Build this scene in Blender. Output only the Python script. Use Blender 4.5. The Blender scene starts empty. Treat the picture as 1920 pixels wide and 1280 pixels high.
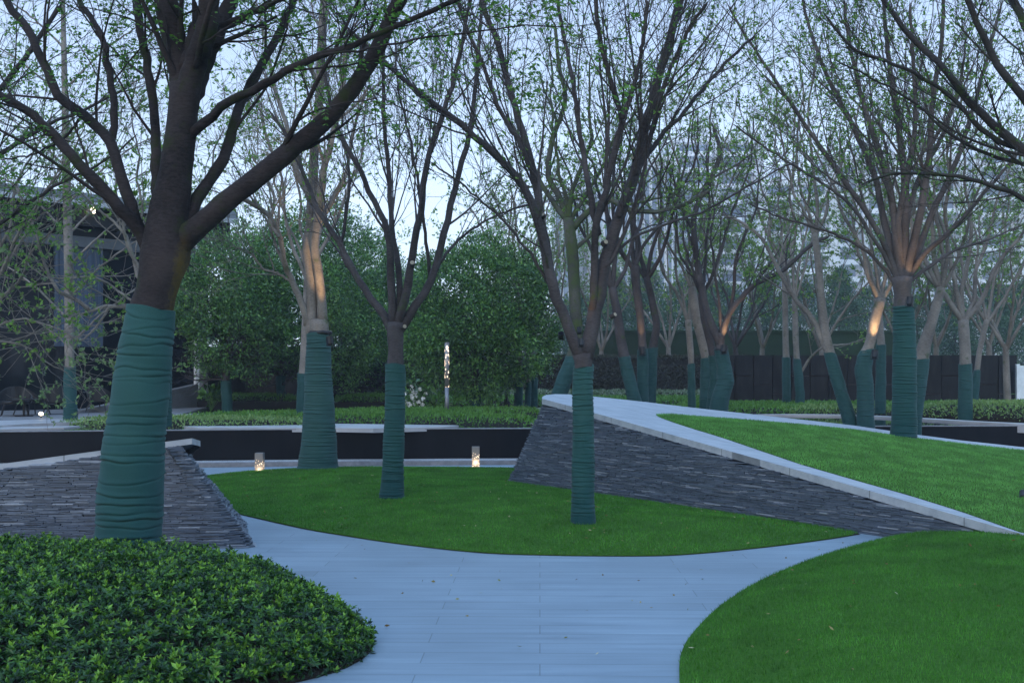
import bpy, math, random
import numpy as np
from mathutils import Vector
from mathutils.geometry import delaunay_2d_cdt

# ------------------------------------------------------------------ camera, sky, sun, exposure
sc = bpy.context.scene
COL = sc.collection
F, HOR, EYE = 2000.0, 700.0, 1.7
cam_d = bpy.data.cameras.new('camera'); cam = bpy.data.objects.new('camera', cam_d); COL.objects.link(cam)
cam.location = (0, 0, EYE); cam.rotation_euler = (math.radians(90), 0, 0)
cam_d.sensor_width = 36; cam_d.lens = 36 * F / 1920; cam_d.shift_y = (HOR - 640) / 1920
cam_d.clip_start = 0.1; cam_d.clip_end = 3000
sc.camera = cam
SUN_EL, SUN_AZ = 24.0, 200.0
w = bpy.data.worlds.new('World'); sc.world = w; w.use_nodes = True
nt = w.node_tree; bg = nt.nodes['Background']
sky = nt.nodes.new('ShaderNodeTexSky'); sky.sky_type = 'NISHITA'; sky.sun_disc = False
sky.sun_elevation = math.radians(SUN_EL); sky.sun_rotation = math.radians(SUN_AZ)
sky.air_density = 1.0; sky.dust_density = 2.5; sky.ozone_density = 2.0
# an even cloud layer: the clear sky is mixed with a grey-blue overcast that is paler towards the horizon
geo = nt.nodes.new('ShaderNodeTexCoord'); sep = nt.nodes.new('ShaderNodeSeparateXYZ')
nt.links.new(geo.outputs['Generated'], sep.inputs[0])
ramp = nt.nodes.new('ShaderNodeValToRGB'); nt.links.new(sep.outputs['Z'], ramp.inputs[0])
ramp.color_ramp.elements[0].position = 0.0; ramp.color_ramp.elements[0].color = (5.4, 6.5, 7.6, 1)
ramp.color_ramp.elements[1].position = 0.6; ramp.color_ramp.elements[1].color = (3.3, 5.4, 8.8, 1)
e = ramp.color_ramp.elements.new(0.13); e.color = (3.9, 4.9, 6.3, 1)
e = ramp.color_ramp.elements.new(0.33); e.color = (2.35, 3.05, 4.4, 1)
mapn = nt.nodes.new('ShaderNodeMapping'); mapn.inputs['Scale'].default_value = (1, 1, 4)
nt.links.new(geo.outputs['Generated'], mapn.inputs[0])
cl = nt.nodes.new('ShaderNodeTexNoise'); cl.inputs['Scale'].default_value = 2.2; cl.inputs['Detail'].default_value = 5
nt.links.new(mapn.outputs[0], cl.inputs['Vector'])
clr = nt.nodes.new('ShaderNodeMapRange'); clr.inputs['From Min'].default_value = .3; clr.inputs['From Max'].default_value = .7
clr.inputs['To Min'].default_value = .90; clr.inputs['To Max'].default_value = 1.10
nt.links.new(cl.outputs[0], clr.inputs[0])
cm = nt.nodes.new('ShaderNodeVectorMath'); cm.operation = 'SCALE'
nt.links.new(ramp.outputs[0], cm.inputs[0]); nt.links.new(clr.outputs[0], cm.inputs['Scale'])
mx = nt.nodes.new('ShaderNodeMixRGB'); mx.inputs[0].default_value = 0.85
nt.links.new(sky.outputs[0], mx.inputs[1]); nt.links.new(cm.outputs[0], mx.inputs[2])
nt.links.new(mx.outputs[0], bg.inputs[0]); bg.inputs[1].default_value = 0.15
sd = bpy.data.lights.new('sun', 'SUN'); sd.energy = 0.3; sd.angle = math.radians(25); sd.color = (1.0, .95, .88)
so = bpy.data.objects.new('sun', sd); COL.objects.link(so)
so.rotation_euler = (math.radians(90 - SUN_EL), 0, math.radians(180 - SUN_AZ))
vs = sc.view_settings; vs.view_transform = 'Standard'; vs.look = 'None'; vs.gamma = 1; vs.exposure = 0.85
sc.render.engine = 'CYCLES'
sc.cycles.max_bounces = 8; sc.cycles.transparent_max_bounces = 8; sc.cycles.volume_bounces = 0
rng = np.random.default_rng(7); random.seed(7)

# ------------------------------------------------------------------ helpers
def P(px, py, Y): return np.array([(px - 960) / F * Y, Y, EYE - (py - HOR) / F * Y])
def G(px, py, z=0.0):
    Y = F * (EYE - z) / (py - HOR); return np.array([(px - 960) / F * Y, Y, z])

def mesh_np(name, verts, faces, mat, parent=None, smooth=True, k=None, attr=None, origin=None):
    """faces: (N,k) int array or list of such arrays"""
    verts = np.asarray(verts, dtype=np.float32)
    if origin is not None: verts = verts - np.asarray(origin, dtype=np.float32)
    fl = faces if isinstance(faces, list) else [faces]
    fl = [np.asarray(f, dtype=np.int32) for f in fl if len(f)]
    me = bpy.data.meshes.new(name)
    me.vertices.add(len(verts)); me.vertices.foreach_set('co', verts.ravel())
    tot = np.concatenate([np.full(len(f), f.shape[1], dtype=np.int32) for f in fl])
    idx = np.concatenate([f.ravel() for f in fl])
    me.loops.add(len(idx)); me.loops.foreach_set('vertex_index', idx)
    me.polygons.add(len(tot))
    st = np.zeros(len(tot), dtype=np.int32); st[1:] = np.cumsum(tot)[:-1]
    me.polygons.foreach_set('loop_start', st)
    me.polygons.foreach_set('use_smooth', np.full(len(tot), smooth, dtype=bool))
    if attr is not None:
        a = me.attributes.new('tone', 'FLOAT', 'POINT'); a.data.foreach_set('value', np.asarray(attr, dtype=np.float32))
    me.update(calc_edges=True); me.validate()
    if mat: me.materials.append(mat)
    o = bpy.data.objects.new(name, me); COL.objects.link(o)
    if parent: o.parent = parent
    return o

class MB:
    def __init__(s): s.v = []; s.f = []
    def add(s, vs, fs):
        b = len(s.v); s.v += [tuple(map(float, p)) for p in vs]; s.f += [tuple(i + b for i in f) for f in fs]; return s
    def box(s, x0, x1, y0, y1, z0, z1):
        return s.add([(x0,y0,z0),(x1,y0,z0),(x1,y1,z0),(x0,y1,z0),(x0,y0,z1),(x1,y0,z1),(x1,y1,z1),(x0,y1,z1)],
                     [(3,2,1,0),(4,5,6,7),(0,1,5,4),(1,2,6,5),(2,3,7,6),(3,0,4,7)])
    def obox(s, a, b, th, z0, z1):     # wall from a to b (xy), thickness th centred
        a = np.array(a[:2], float); b = np.array(b[:2], float); d = (b - a) / np.linalg.norm(b - a); n = np.array([-d[1], d[0]]) * th / 2
        q = [a - n, b - n, b + n, a + n]
        return s.add([(*p, z0) for p in q] + [(*p, z1) for p in q], [(3,2,1,0),(4,5,6,7),(0,1,5,4),(1,2,6,5),(2,3,7,6),(3,0,4,7)])
    def tube(s, pts, r, n=10, cap=True):
        pts = np.array(pts, float); r = np.broadcast_to(np.array(r, float), (len(pts),))
        v, f = tubes_np(pts[None], r[None], n)
        s.add(v, [tuple(q) for q in f])
        if cap:
            b = len(s.v) - len(v); s.f.append(tuple(range(b + n - 1, b - 1, -1))); s.f.append(tuple(range(len(s.v) - n, len(s.v))))
        return s
    def build(s, name, mat, parent=None, origin=None, smooth=False, bevel=0):
        me = bpy.data.meshes.new(name); v = np.array(s.v)
        if origin is not None: v = v - np.array(origin)
        me.from_pydata(v.tolist(), [], s.f); me.update()
        if smooth: me.polygons.foreach_set('use_smooth', np.ones(len(me.polygons), dtype=bool))
        if mat: me.materials.append(mat)
        o = bpy.data.objects.new(name, me); COL.objects.link(o)
        if parent: o.parent = parent
        if bevel:
            m = o.modifiers.new('b', 'BEVEL'); m.width = bevel; m.segments = 2; m.limit_method = 'ANGLE'
        return o

def tubes_np(P3, R, sides):
    """P3 (B,n,3) R (B,n) -> verts, quads"""
    B, n, _ = P3.shape
    T = np.empty_like(P3); T[:, 1:-1] = P3[:, 2:] - P3[:, :-2]; T[:, 0] = P3[:, 1] - P3[:, 0]; T[:, -1] = P3[:, -1] - P3[:, -2]
    T /= np.linalg.norm(T, axis=2, keepdims=True) + 1e-9
    m = T.mean(axis=1); ref = np.zeros((B, 3)); ref[np.arange(B), np.argmin(np.abs(m), axis=1)] = 1
    U = np.cross(T, ref[:, None, :]); U /= np.linalg.norm(U, axis=2, keepdims=True) + 1e-9
    V = np.cross(T, U)
    a = np.arange(sides) * 2 * math.pi / sides
    ring = U[:, :, None, :] * np.cos(a)[None, None, :, None] + V[:, :, None, :] * np.sin(a)[None, None, :, None]
    X = P3[:, :, None, :] + ring * R[:, :, None, None]
    verts = X.reshape(-1, 3)
    b = (np.arange(B) * n * sides)[:, None, None]; i = (np.arange(n - 1) * sides)[None, :, None]; j = np.arange(sides)[None, None, :]; j2 = (j + 1) % sides
    q = np.stack([b + i + j, b + i + j2, b + i + sides + j2, b + i + sides + j], axis=-1).reshape(-1, 4)
    return verts, q

def thing(name, label, cat, loc=(0, 0, 0), group=None):
    o = bpy.data.objects.new(name, None); COL.objects.link(o); o.location = tuple(map(float, loc)); o.empty_display_size = .2
    o['label'] = label; o['category'] = cat
    if group: o['group'] = group
    return o
def tag(o, label=None, cat=None, group=None, kind=None):
    if label: o['label'] = label
    if cat: o['category'] = cat
    if group: o['group'] = group
    if kind: o['kind'] = kind
    return o
def copy_tree(o, loc, rz=0, sc_=1.0, label=None, parent=None):
    c = o.copy(); COL.objects.link(c); c.parent = parent
    if parent is None:
        c.location = tuple(map(float, loc)); c.rotation_euler = (0, 0, rz); c.scale = (sc_,) * 3
        if label: c['label'] = label
    for ch in o.children: copy_tree(ch, None, parent=c)
    return c

# ------------------------------------------------------------------ materials
def mat(name): 
    m = bpy.data.materials.new(name); m.use_nodes = True
    return m, m.node_tree, m.node_tree.nodes['Principled BSDF']
def N(nt, t, **kw):
    n = nt.nodes.new('ShaderNode' + t)
    for k, v in kw.items():
        if k in n.inputs: n.inputs[k].default_value = v
        else: setattr(n, k, v)
    return n
def noise_col(name, cols, scale=5, stretch=(1,1,1), rough=.8, bump=0, bscale=None, bstretch=None, detail=6, spec=.3, metallic=0, pos=None, bdist=.02):
    m, nt, b = mat(name)
    tc = N(nt, 'TexCoord'); mp = N(nt, 'Mapping'); mp.inputs['Scale'].default_value = stretch
    nt.links.new(tc.outputs['Object'], mp.inputs[0])
    no = N(nt, 'TexNoise', Scale=scale, Detail=detail, Roughness=.62); nt.links.new(mp.outputs[0], no.inputs['Vector'])
    r = N(nt, 'ValToRGB'); nt.links.new(no.outputs[0], r.inputs[0])
    ps = pos or np.linspace(.3, .7, len(cols))
    while len(r.color_ramp.elements) < len(cols): r.color_ramp.elements.new(.5)
    for el, c, p in zip(r.color_ramp.elements, cols, ps): el.position = p; el.color = (*c, 1)
    nt.links.new(r.outputs[0], b.inputs['Base Color'])
    b.inputs['Roughness'].default_value = rough; b.inputs['Specular IOR Level'].default_value = spec; b.inputs['Metallic'].default_value = metallic
    if bump:
        n2 = N(nt, 'TexNoise', Scale=bscale or scale * 3, Detail=6)
        mp2 = N(nt, 'Mapping'); mp2.inputs['Scale'].default_value = bstretch or stretch; nt.links.new(tc.outputs['Object'], mp2.inputs[0]); nt.links.new(mp2.outputs[0], n2.inputs['Vector'])
        bm = N(nt, 'Bump', Strength=bump, Distance=bdist); nt.links.new(n2.outputs[0], bm.inputs['Height']); nt.links.new(bm.outputs[0], b.inputs['Normal'])
    return m

def bark_mat(name, dark, light, moss=.0, mosscol=(.05,.07,.015)):
    m, nt, b = mat(name)
    tc = N(nt, 'TexCoord'); mp = N(nt, 'Mapping'); mp.inputs['Scale'].default_value = (1, 1, 3.2)
    nt.links.new(tc.outputs['Object'], mp.inputs[0])
    n1 = N(nt, 'TexNoise', Scale=20, Detail=9, Roughness=.75); nt.links.new(mp.outputs[0], n1.inputs['Vector'])
    n0 = N(nt, 'TexNoise', Scale=2.2, Detail=4); nt.links.new(tc.outputs['Object'], n0.inputs['Vector'])
    add = N(nt, 'Math', operation='ADD'); nt.links.new(n1.outputs[0], add.inputs[0]); nt.links.new(n0.outputs[0], add.inputs[1])
    r = N(nt, 'ValToRGB'); nt.links.new(add.outputs[0], r.inputs[0])
    hf = N(nt, 'Math', operation='MULTIPLY'); hf.inputs[1].default_value = .5; nt.links.new(add.outputs[0], hf.inputs[0]); nt.links.new(hf.outputs[0], r.inputs[0])
    r.color_ramp.elements[0].position = .36; r.color_ramp.elements[0].color = (*dark, 1)
    r.color_ramp.elements[1].position = .62; r.color_ramp.elements[1].color = (*light, 1)
    n3 = N(nt, 'TexNoise', Scale=3.5, Detail=7, Roughness=.7); nt.links.new(tc.outputs['Object'], n3.inputs['Vector'])
    mr = N(nt, 'MapRange'); mr.inputs['From Min'].default_value = .62 - moss * .25; mr.inputs['From Max'].default_value = .72 - moss * .2
    nt.links.new(n3.outputs[0], mr.inputs[0])
    mixc = N(nt, 'MixRGB'); mixc.inputs[2].default_value = (*mosscol, 1)
    nt.links.new(mr.outputs[0], mixc.inputs[0]); nt.links.new(r.outputs[0], mixc.inputs[1])
    nt.links.new(mixc.outputs[0], b.inputs['Base Color'])
    b.inputs['Roughness'].default_value = .85; b.inputs['Specular IOR Level'].default_value = .2
    bm = N(nt, 'Bump', Strength=.8, Distance=.012); nt.links.new(n1.outputs[0], bm.inputs['Height']); nt.links.new(bm.outputs[0], b.inputs['Normal'])
    return m

def add_lichen(m):
    nt = m.node_tree; b = nt.nodes['Principled BSDF']; src = b.inputs['Base Color'].links[0].from_socket
    tc = N(nt, 'TexCoord'); sp = N(nt, 'SeparateXYZ'); nt.links.new(tc.outputs['Object'], sp.inputs[0])
    no = N(nt, 'TexNoise', Scale=28, Detail=5, Roughness=.7); nt.links.new(tc.outputs['Object'], no.inputs['Vector'])
    k = N(nt, 'Math', operation='MULTIPLY_ADD'); nt.links.new(sp.outputs['Z'], k.inputs[0]); k.inputs[1].default_value = -.2075; nt.links.new(sp.outputs['X'], k.inputs[2])
    a = N(nt, 'Math', operation='ADD'); nt.links.new(k.outputs[0], a.inputs[0]); a.inputs[1].default_value = .095
    ab = N(nt, 'Math', operation='ABSOLUTE'); nt.links.new(a.outputs[0], ab.inputs[0])
    nz = N(nt, 'Math', operation='MULTIPLY_ADD'); nt.links.new(no.outputs[0], nz.inputs[0]); nz.inputs[1].default_value = -.11; nt.links.new(ab.outputs[0], nz.inputs[2])
    f = N(nt, 'MapRange'); f.inputs['From Min'].default_value = -.005; f.inputs['From Max'].default_value = -.045; nt.links.new(nz.outputs[0], f.inputs[0])
    g1 = N(nt, 'MapRange'); g1.inputs['From Min'].default_value = 2.05; g1.inputs['From Max'].default_value = 2.3; nt.links.new(sp.outputs['Z'], g1.inputs[0])
    g2 = N(nt, 'MapRange'); g2.inputs['From Min'].default_value = 2.85; g2.inputs['From Max'].default_value = 2.6; nt.links.new(sp.outputs['Z'], g2.inputs[0])
    m1 = N(nt, 'Math', operation='MULTIPLY'); nt.links.new(f.outputs[0], m1.inputs[0]); nt.links.new(g1.outputs[0], m1.inputs[1])
    m2 = N(nt, 'Math', operation='MULTIPLY'); m3 = N(nt, 'Math', operation='MULTIPLY'); m3.inputs[1].default_value = .6; nt.links.new(m1.outputs[0], m3.inputs[0]); nt.links.new(m3.outputs[0], m2.inputs[0]); nt.links.new(g2.outputs[0], m2.inputs[1])
    mx_ = N(nt, 'MixRGB'); mx_.inputs[2].default_value = (.13,.085,.012,1); nt.links.new(m2.outputs[0], mx_.inputs[0]); nt.links.new(src, mx_.inputs[1]); nt.links.new(mx_.outputs[0], b.inputs['Base Color'])
def leaf_mat(name, cols, trans=.35, rough=.5, spec=.35, use_tone=False, noise=0):
    m, nt, b = mat(name)
    g = N(nt, 'NewGeometry'); r = N(nt, 'ValToRGB')
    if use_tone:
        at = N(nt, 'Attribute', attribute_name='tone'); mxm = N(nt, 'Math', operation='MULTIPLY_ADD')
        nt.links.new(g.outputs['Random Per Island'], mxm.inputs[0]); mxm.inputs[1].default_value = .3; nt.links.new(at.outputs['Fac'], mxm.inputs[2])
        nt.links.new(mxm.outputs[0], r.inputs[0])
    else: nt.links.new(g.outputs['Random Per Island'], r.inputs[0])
    while len(r.color_ramp.elements) < len(cols): r.color_ramp.elements.new(.5)
    for el, c, p in zip(r.color_ramp.elements, cols, np.linspace(0, 1, len(cols))): el.position = p; el.color = (*c, 1)
    src = r.outputs[0]
    if noise:
        tc = N(nt, 'TexCoord'); no = N(nt, 'TexNoise', Scale=noise, Detail=5); nt.links.new(tc.outputs['Object'], no.inputs['Vector'])
        mr = N(nt, 'MapRange'); mr.inputs['From Min'].default_value = .3; mr.inputs['From Max'].default_value = .7; mr.inputs['To Min'].default_value = .60; mr.inputs['To Max'].default_value = 1.32
        nt.links.new(no.outputs[0], mr.inputs[0])
        sc_ = N(nt, 'VectorMath', operation='SCALE'); nt.links.new(src, sc_.inputs[0]); nt.links.new(mr.outputs[0], sc_.inputs['Scale']); src = sc_.outputs[0]
    nt.links.new(src, b.inputs['Base Color']); b.inputs['Roughness'].default_value = rough; b.inputs['Specular IOR Level'].default_value = spec
    if trans:
        t = N(nt, 'BsdfTranslucent'); nt.links.new(src, t.inputs[0])
        ms = N(nt, 'MixShader'); ms.inputs[0].default_value = trans
        nt.links.new(b.outputs[0], ms.inputs[1]); nt.links.new(t.outputs[0], ms.inputs[2]); nt.links.new(ms.outputs[0], nt.nodes['Material Output'].inputs[0])
    return m

def emit_mat(name, col, strength):
    m, nt, b = mat(name); b.inputs['Base Color'].default_value = (*col, 1)
    b.inputs['Emission Color'].default_value = (*col, 1); b.inputs['Emission Strength'].default_value = strength; return m
def plain(name, col, rough=.6, spec=.4, metallic=0, var=.12, scale=6):
    c = np.array(col); return noise_col(name, [tuple(c * (1 - var)), tuple(c * (1 + var))], scale=scale, rough=rough, spec=spec, metallic=metallic)

M = {}
M['bark_dark'] = bark_mat('bark_dark', (.013,.011,.011), (.058,.050,.048), .35, (.035,.05,.012))
M['bark_brown'] = bark_mat('bark_brown', (.024,.020,.021), (.092,.078,.076), .15, (.05,.065,.025))
M['bark_thick'] = bark_mat('bark_thick', (.005,.004,.0045), (.050,.038,.036), .3, (.022,.030,.008)); add_lichen(M['bark_thick'])
M['bark_grey'] = bark_mat('bark_grey', (.085,.074,.066), (.27,.235,.20), .2, (.07,.085,.04))
M['bark_mid'] = bark_mat('bark_mid', (.035,.030,.029), (.12,.10,.095), .15, (.05,.065,.025))
M['bark_moss'] = bark_mat('bark_moss', (.028,.027,.022), (.10,.095,.075), .8, (.055,.075,.025))
M['leaf_near'] = leaf_mat('leaf_near', [(.04,.11,.015), (.08,.20,.025), (.14,.29,.04)], .45)
M['leaf_young'] = leaf_mat('leaf_young', [(.07,.16,.025), (.13,.27,.038), (.23,.36,.065)], .45)
M['leaf_pale'] = leaf_mat('leaf_pale', [(.09,.17,.05), (.16,.26,.08), (.20,.28,.12)], .4)
M['leaf_ever'] = leaf_mat('leaf_ever', [(.022,.066,.022), (.05,.14,.032), (.105,.24,.045), (.16,.31,.07)], .15, .42, .5, noise=1.1)
M['leaf_far'] = leaf_mat('leaf_far', [(.025,.06,.035), (.05,.11,.055), (.08,.15,.07)], .15, .6, .3)
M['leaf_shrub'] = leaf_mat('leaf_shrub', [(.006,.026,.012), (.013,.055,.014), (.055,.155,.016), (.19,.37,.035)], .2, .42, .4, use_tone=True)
M['leaf_hedge'] = leaf_mat('leaf_hedge', [(.05,.14,.02), (.09,.22,.03), (.13,.28,.05)], .2, .5, .3)
M['leaf_cover'] = leaf_mat('leaf_cover', [(.10,.19,.05), (.17,.29,.07), (.26,.36,.14)], .2, .5, .3)
M['leaf_flower'] = leaf_mat('leaf_flower', [(.07,.14,.06), (.14,.2,.1), (.3,.34,.26)], .2, .6, .3)
M['leaf_brown'] = leaf_mat('leaf_brown', [(.018,.02,.012), (.035,.038,.02), (.06,.06,.035)], .1, .6, .3)
M['grass'] = leaf_mat('grass', [(.034,.130,.012), (.052,.185,.019), (.085,.245,.032)], .3, .6, .25, noise=2.6)
M['grass_skylit'] = leaf_mat('grass_skylit', [(.085,.23,.045), (.115,.31,.06), (.16,.38,.09)], .35, .6, .25, noise=2.6)  # lighter copy of grass: the tilted ramp's extra skylight put into the colour
M['turf'] = noise_col('turf', [(.024,.075,.008), (.036,.105,.010), (.055,.13,.016)], scale=30, rough=.9, bump=.6, bscale=120, spec=.1)
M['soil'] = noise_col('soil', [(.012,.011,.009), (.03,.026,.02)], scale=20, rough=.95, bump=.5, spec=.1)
M['cap'] = noise_col('cap', [(.25,.275,.30), (.32,.345,.37), (.38,.40,.42)], scale=3, stretch=(1,3,3), rough=.55, bump=.15, bscale=60, spec=.4, bdist=.004)
def cap_joints(m, ang):
    nt = m.node_tree; b = nt.nodes['Principled BSDF']; src = b.inputs['Base Color'].links[0].from_socket
    tc = N(nt, 'TexCoord'); mp = N(nt, 'Mapping'); mp.inputs['Rotation'].default_value = (0, 0, ang); nt.links.new(tc.outputs['Object'], mp.inputs[0])
    br = N(nt, 'TexBrick', Scale=1.0); br.inputs['Brick Width'].default_value = 1.15; br.inputs['Row Height'].default_value = .6; br.inputs['Mortar Size'].default_value = .007
    br.inputs['Color1'].default_value = (.98,.98,.98,1); br.inputs['Color2'].default_value = (1.02,1.02,1.02,1); br.inputs['Mortar'].default_value = (.5,.5,.5,1); br.offset = 0
    nt.links.new(mp.outputs[0], br.inputs['Vector'])
    mu = N(nt, 'MixRGB', blend_type='MULTIPLY'); mu.inputs[0].default_value = 1; nt.links.new(src, mu.inputs[1]); nt.links.new(br.outputs[0], mu.inputs[2]); nt.links.new(mu.outputs[0], b.inputs['Base Color'])
cap_joints(M['cap'], math.radians(57))
M['pale_paving'] = noise_col('pale_paving', [(.30,.29,.29), (.42,.41,.41)], scale=2, rough=.45, spec=.5)
M['kerb'] = noise_col('kerb', [(.16,.16,.17), (.26,.26,.27)], scale=9, rough=.7)
M['gravel'] = noise_col('gravel', [(.2,.2,.2), (.6,.6,.6)], scale=60, rough=.9, bump=.8, bscale=80, pos=[.4,.6])
M['black_stone'] = noise_col('black_stone', [(.003,.004,.006), (.007,.008,.011)], scale=3, stretch=(1,1,.3), rough=.35, spec=.12)
M['fence_black'] = noise_col('fence_black', [(.004,.004,.005), (.010,.0095,.010), (.028,.025,.025)], scale=5, stretch=(1,1,.25), rough=.45, spec=.2)
M['fence_gap'] = plain('fence_gap', (.07,.045,.04), .7)
M['green_wall'] = plain('green_wall', (.018,.035,.016), .8, .2, var=.25, scale=.7)
M['metal_dark'] = plain('metal_dark', (.02,.02,.022), .45, .5, .6)
M['metal_grey'] = plain('metal_grey', (.20,.20,.21), .4, .5, .5)
M['plastic_black'] = plain('plastic_black', (.012,.012,.013), .5, .4)
M['concrete'] = noise_col('concrete', [(.14,.14,.145), (.2,.2,.205)], scale=2, rough=.8)
M['roof_metal'] = plain('roof_metal', (.16,.18,.20), .5, .5, .2, scale=1)
M['transom'] = plain('transom_metal', (.09,.10,.11), .5, .4)
M['roof_trim'] = plain('roof_trim', (.42,.44,.46), .4, .5, .3, scale=1)
M['white_panel'] = plain('white_panel', (.7,.72,.74), .6)
M['tower_wall'] = plain('tower_wall', (.68,.68,.70), .8, .2, scale=.05)
M['tower_trim'] = plain('tower_trim', (.80,.80,.82), .8, .2, scale=.05)
M['tower_glass'] = plain('tower_glass', (.16,.20,.26), .15, .6, scale=.2, var=.4)
M['petal'] = plain('petal', (.75,.76,.74), .6)
M['lamp_glow'] = emit_mat('lamp_glow', (1.0, .72, .42), 6.0)
M['lamp_globe'] = emit_mat('lamp_globe', (1.0, .85, .6), 5.0)
M['lens_glow'] = emit_mat('lens_glow', (1.0, .72, .4), 4.0)
M['cut_wood'] = plain('cut_wood', (.30,.25,.18), .8)
M['yellow_lichen'] = noise_col('yellow_lichen', [(.05,.035,.012), (.16,.10,.012)], scale=40, rough=.9, pos=[.4,.55])

def glass_dark():
    m, nt, b = mat('dark_glass')
    tc = N(nt, 'TexCoord'); no = N(nt, 'TexNoise', Scale=.5, Detail=2); nt.links.new(tc.outputs['Object'], no.inputs['Vector'])
    bm = N(nt, 'Bump', Strength=.05, Distance=.05); nt.links.new(no.outputs[0], bm.inputs['Height']); nt.links.new(bm.outputs[0], b.inputs['Normal'])
    b.inputs['Base Color'].default_value = (.006,.008,.012,1); b.inputs['Roughness'].default_value = .06; b.inputs['Specular IOR Level'].default_value = .16
    return m
M['dark_glass'] = glass_dark()
M['painted_reflection_glass'] = noise_col('painted_reflection_glass', [(.025,.035,.055), (.10,.13,.18)], scale=3, stretch=(4,4,.15), rough=.15, spec=.3)  # pale upright reflections painted into the pane colour, no blinds behind
def water():
    m, nt, b = mat('pool_water')
    tc = N(nt, 'TexCoord'); no = N(nt, 'TexNoise', Scale=2.5, Detail=3); nt.links.new(tc.outputs['Object'], no.inputs['Vector'])
    bm = N(nt, 'Bump', Strength=.04, Distance=.02); nt.links.new(no.outputs[0], bm.inputs['Height']); nt.links.new(bm.outputs[0], b.inputs['Normal'])
    b.inputs['Base Color'].default_value = (.006,.008,.010,1); b.inputs['Roughness'].default_value = .03; b.inputs['Specular IOR Level'].default_value = .5
    return m
M['water'] = water()

def wrap_mat(name, top, bottom, zspan):
    """woven shade cloth: fades from a saturated teal to a washed grey-teal with height on the trunk"""
    m, nt, b = mat(name)
    tc = N(nt, 'TexCoord'); sp = N(nt, 'SeparateXYZ'); nt.links.new(tc.outputs['Object'], sp.inputs[0])
    no = N(nt, 'TexNoise', Scale=4, Detail=5)
    mp = N(nt, 'Mapping'); mp.inputs['Scale'].default_value = (1, 1, 2.5); nt.links.new(tc.outputs['Object'], mp.inputs[0]); nt.links.new(mp.outputs[0], no.inputs['Vector'])
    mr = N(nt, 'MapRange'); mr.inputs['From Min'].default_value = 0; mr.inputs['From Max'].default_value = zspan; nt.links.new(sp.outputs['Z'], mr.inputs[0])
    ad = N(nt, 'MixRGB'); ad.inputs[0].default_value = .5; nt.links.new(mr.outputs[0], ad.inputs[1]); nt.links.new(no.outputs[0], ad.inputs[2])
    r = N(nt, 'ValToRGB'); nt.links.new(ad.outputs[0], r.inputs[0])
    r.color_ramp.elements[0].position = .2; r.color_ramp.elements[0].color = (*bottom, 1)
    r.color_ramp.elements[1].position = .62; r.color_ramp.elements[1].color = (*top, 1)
    wv = N(nt, 'TexNoise', Scale=220, Detail=2); nt.links.new(tc.outputs['Object'], wv.inputs['Vector'])
    wr = N(nt, 'MapRange'); wr.inputs['From Min'].default_value = .3; wr.inputs['From Max'].default_value = .7; wr.inputs['To Min'].default_value = .8; wr.inputs['To Max'].default_value = 1.2; nt.links.new(wv.outputs[0], wr.inputs[0]); wv.inputs['Detail'].default_value = 4
    s_ = N(nt, 'VectorMath', operation='SCALE'); nt.links.new(r.outputs[0], s_.inputs[0]); nt.links.new(wr.outputs[0], s_.inputs['Scale'])
    nt.links.new(s_.outputs[0], b.inputs['Base Color']); b.inputs['Roughness'].default_value = .75; b.inputs['Specular IOR Level'].default_value = .25
    b.inputs['Sheen Weight'].default_value = .06; b.inputs['Sheen Roughness'].default_value = .5
    bm = N(nt, 'Bump', Strength=.35, Distance=.004); nt.links.new(wv.outputs[0], bm.inputs['Height']); nt.links.new(bm.outputs[0], b.inputs['Normal'])
    return m
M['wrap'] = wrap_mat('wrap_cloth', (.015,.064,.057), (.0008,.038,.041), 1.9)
M['wrap_grey'] = wrap_mat('wrap_cloth_faded', (.022,.070,.065), (.007,.046,.047), 1.6)

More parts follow.
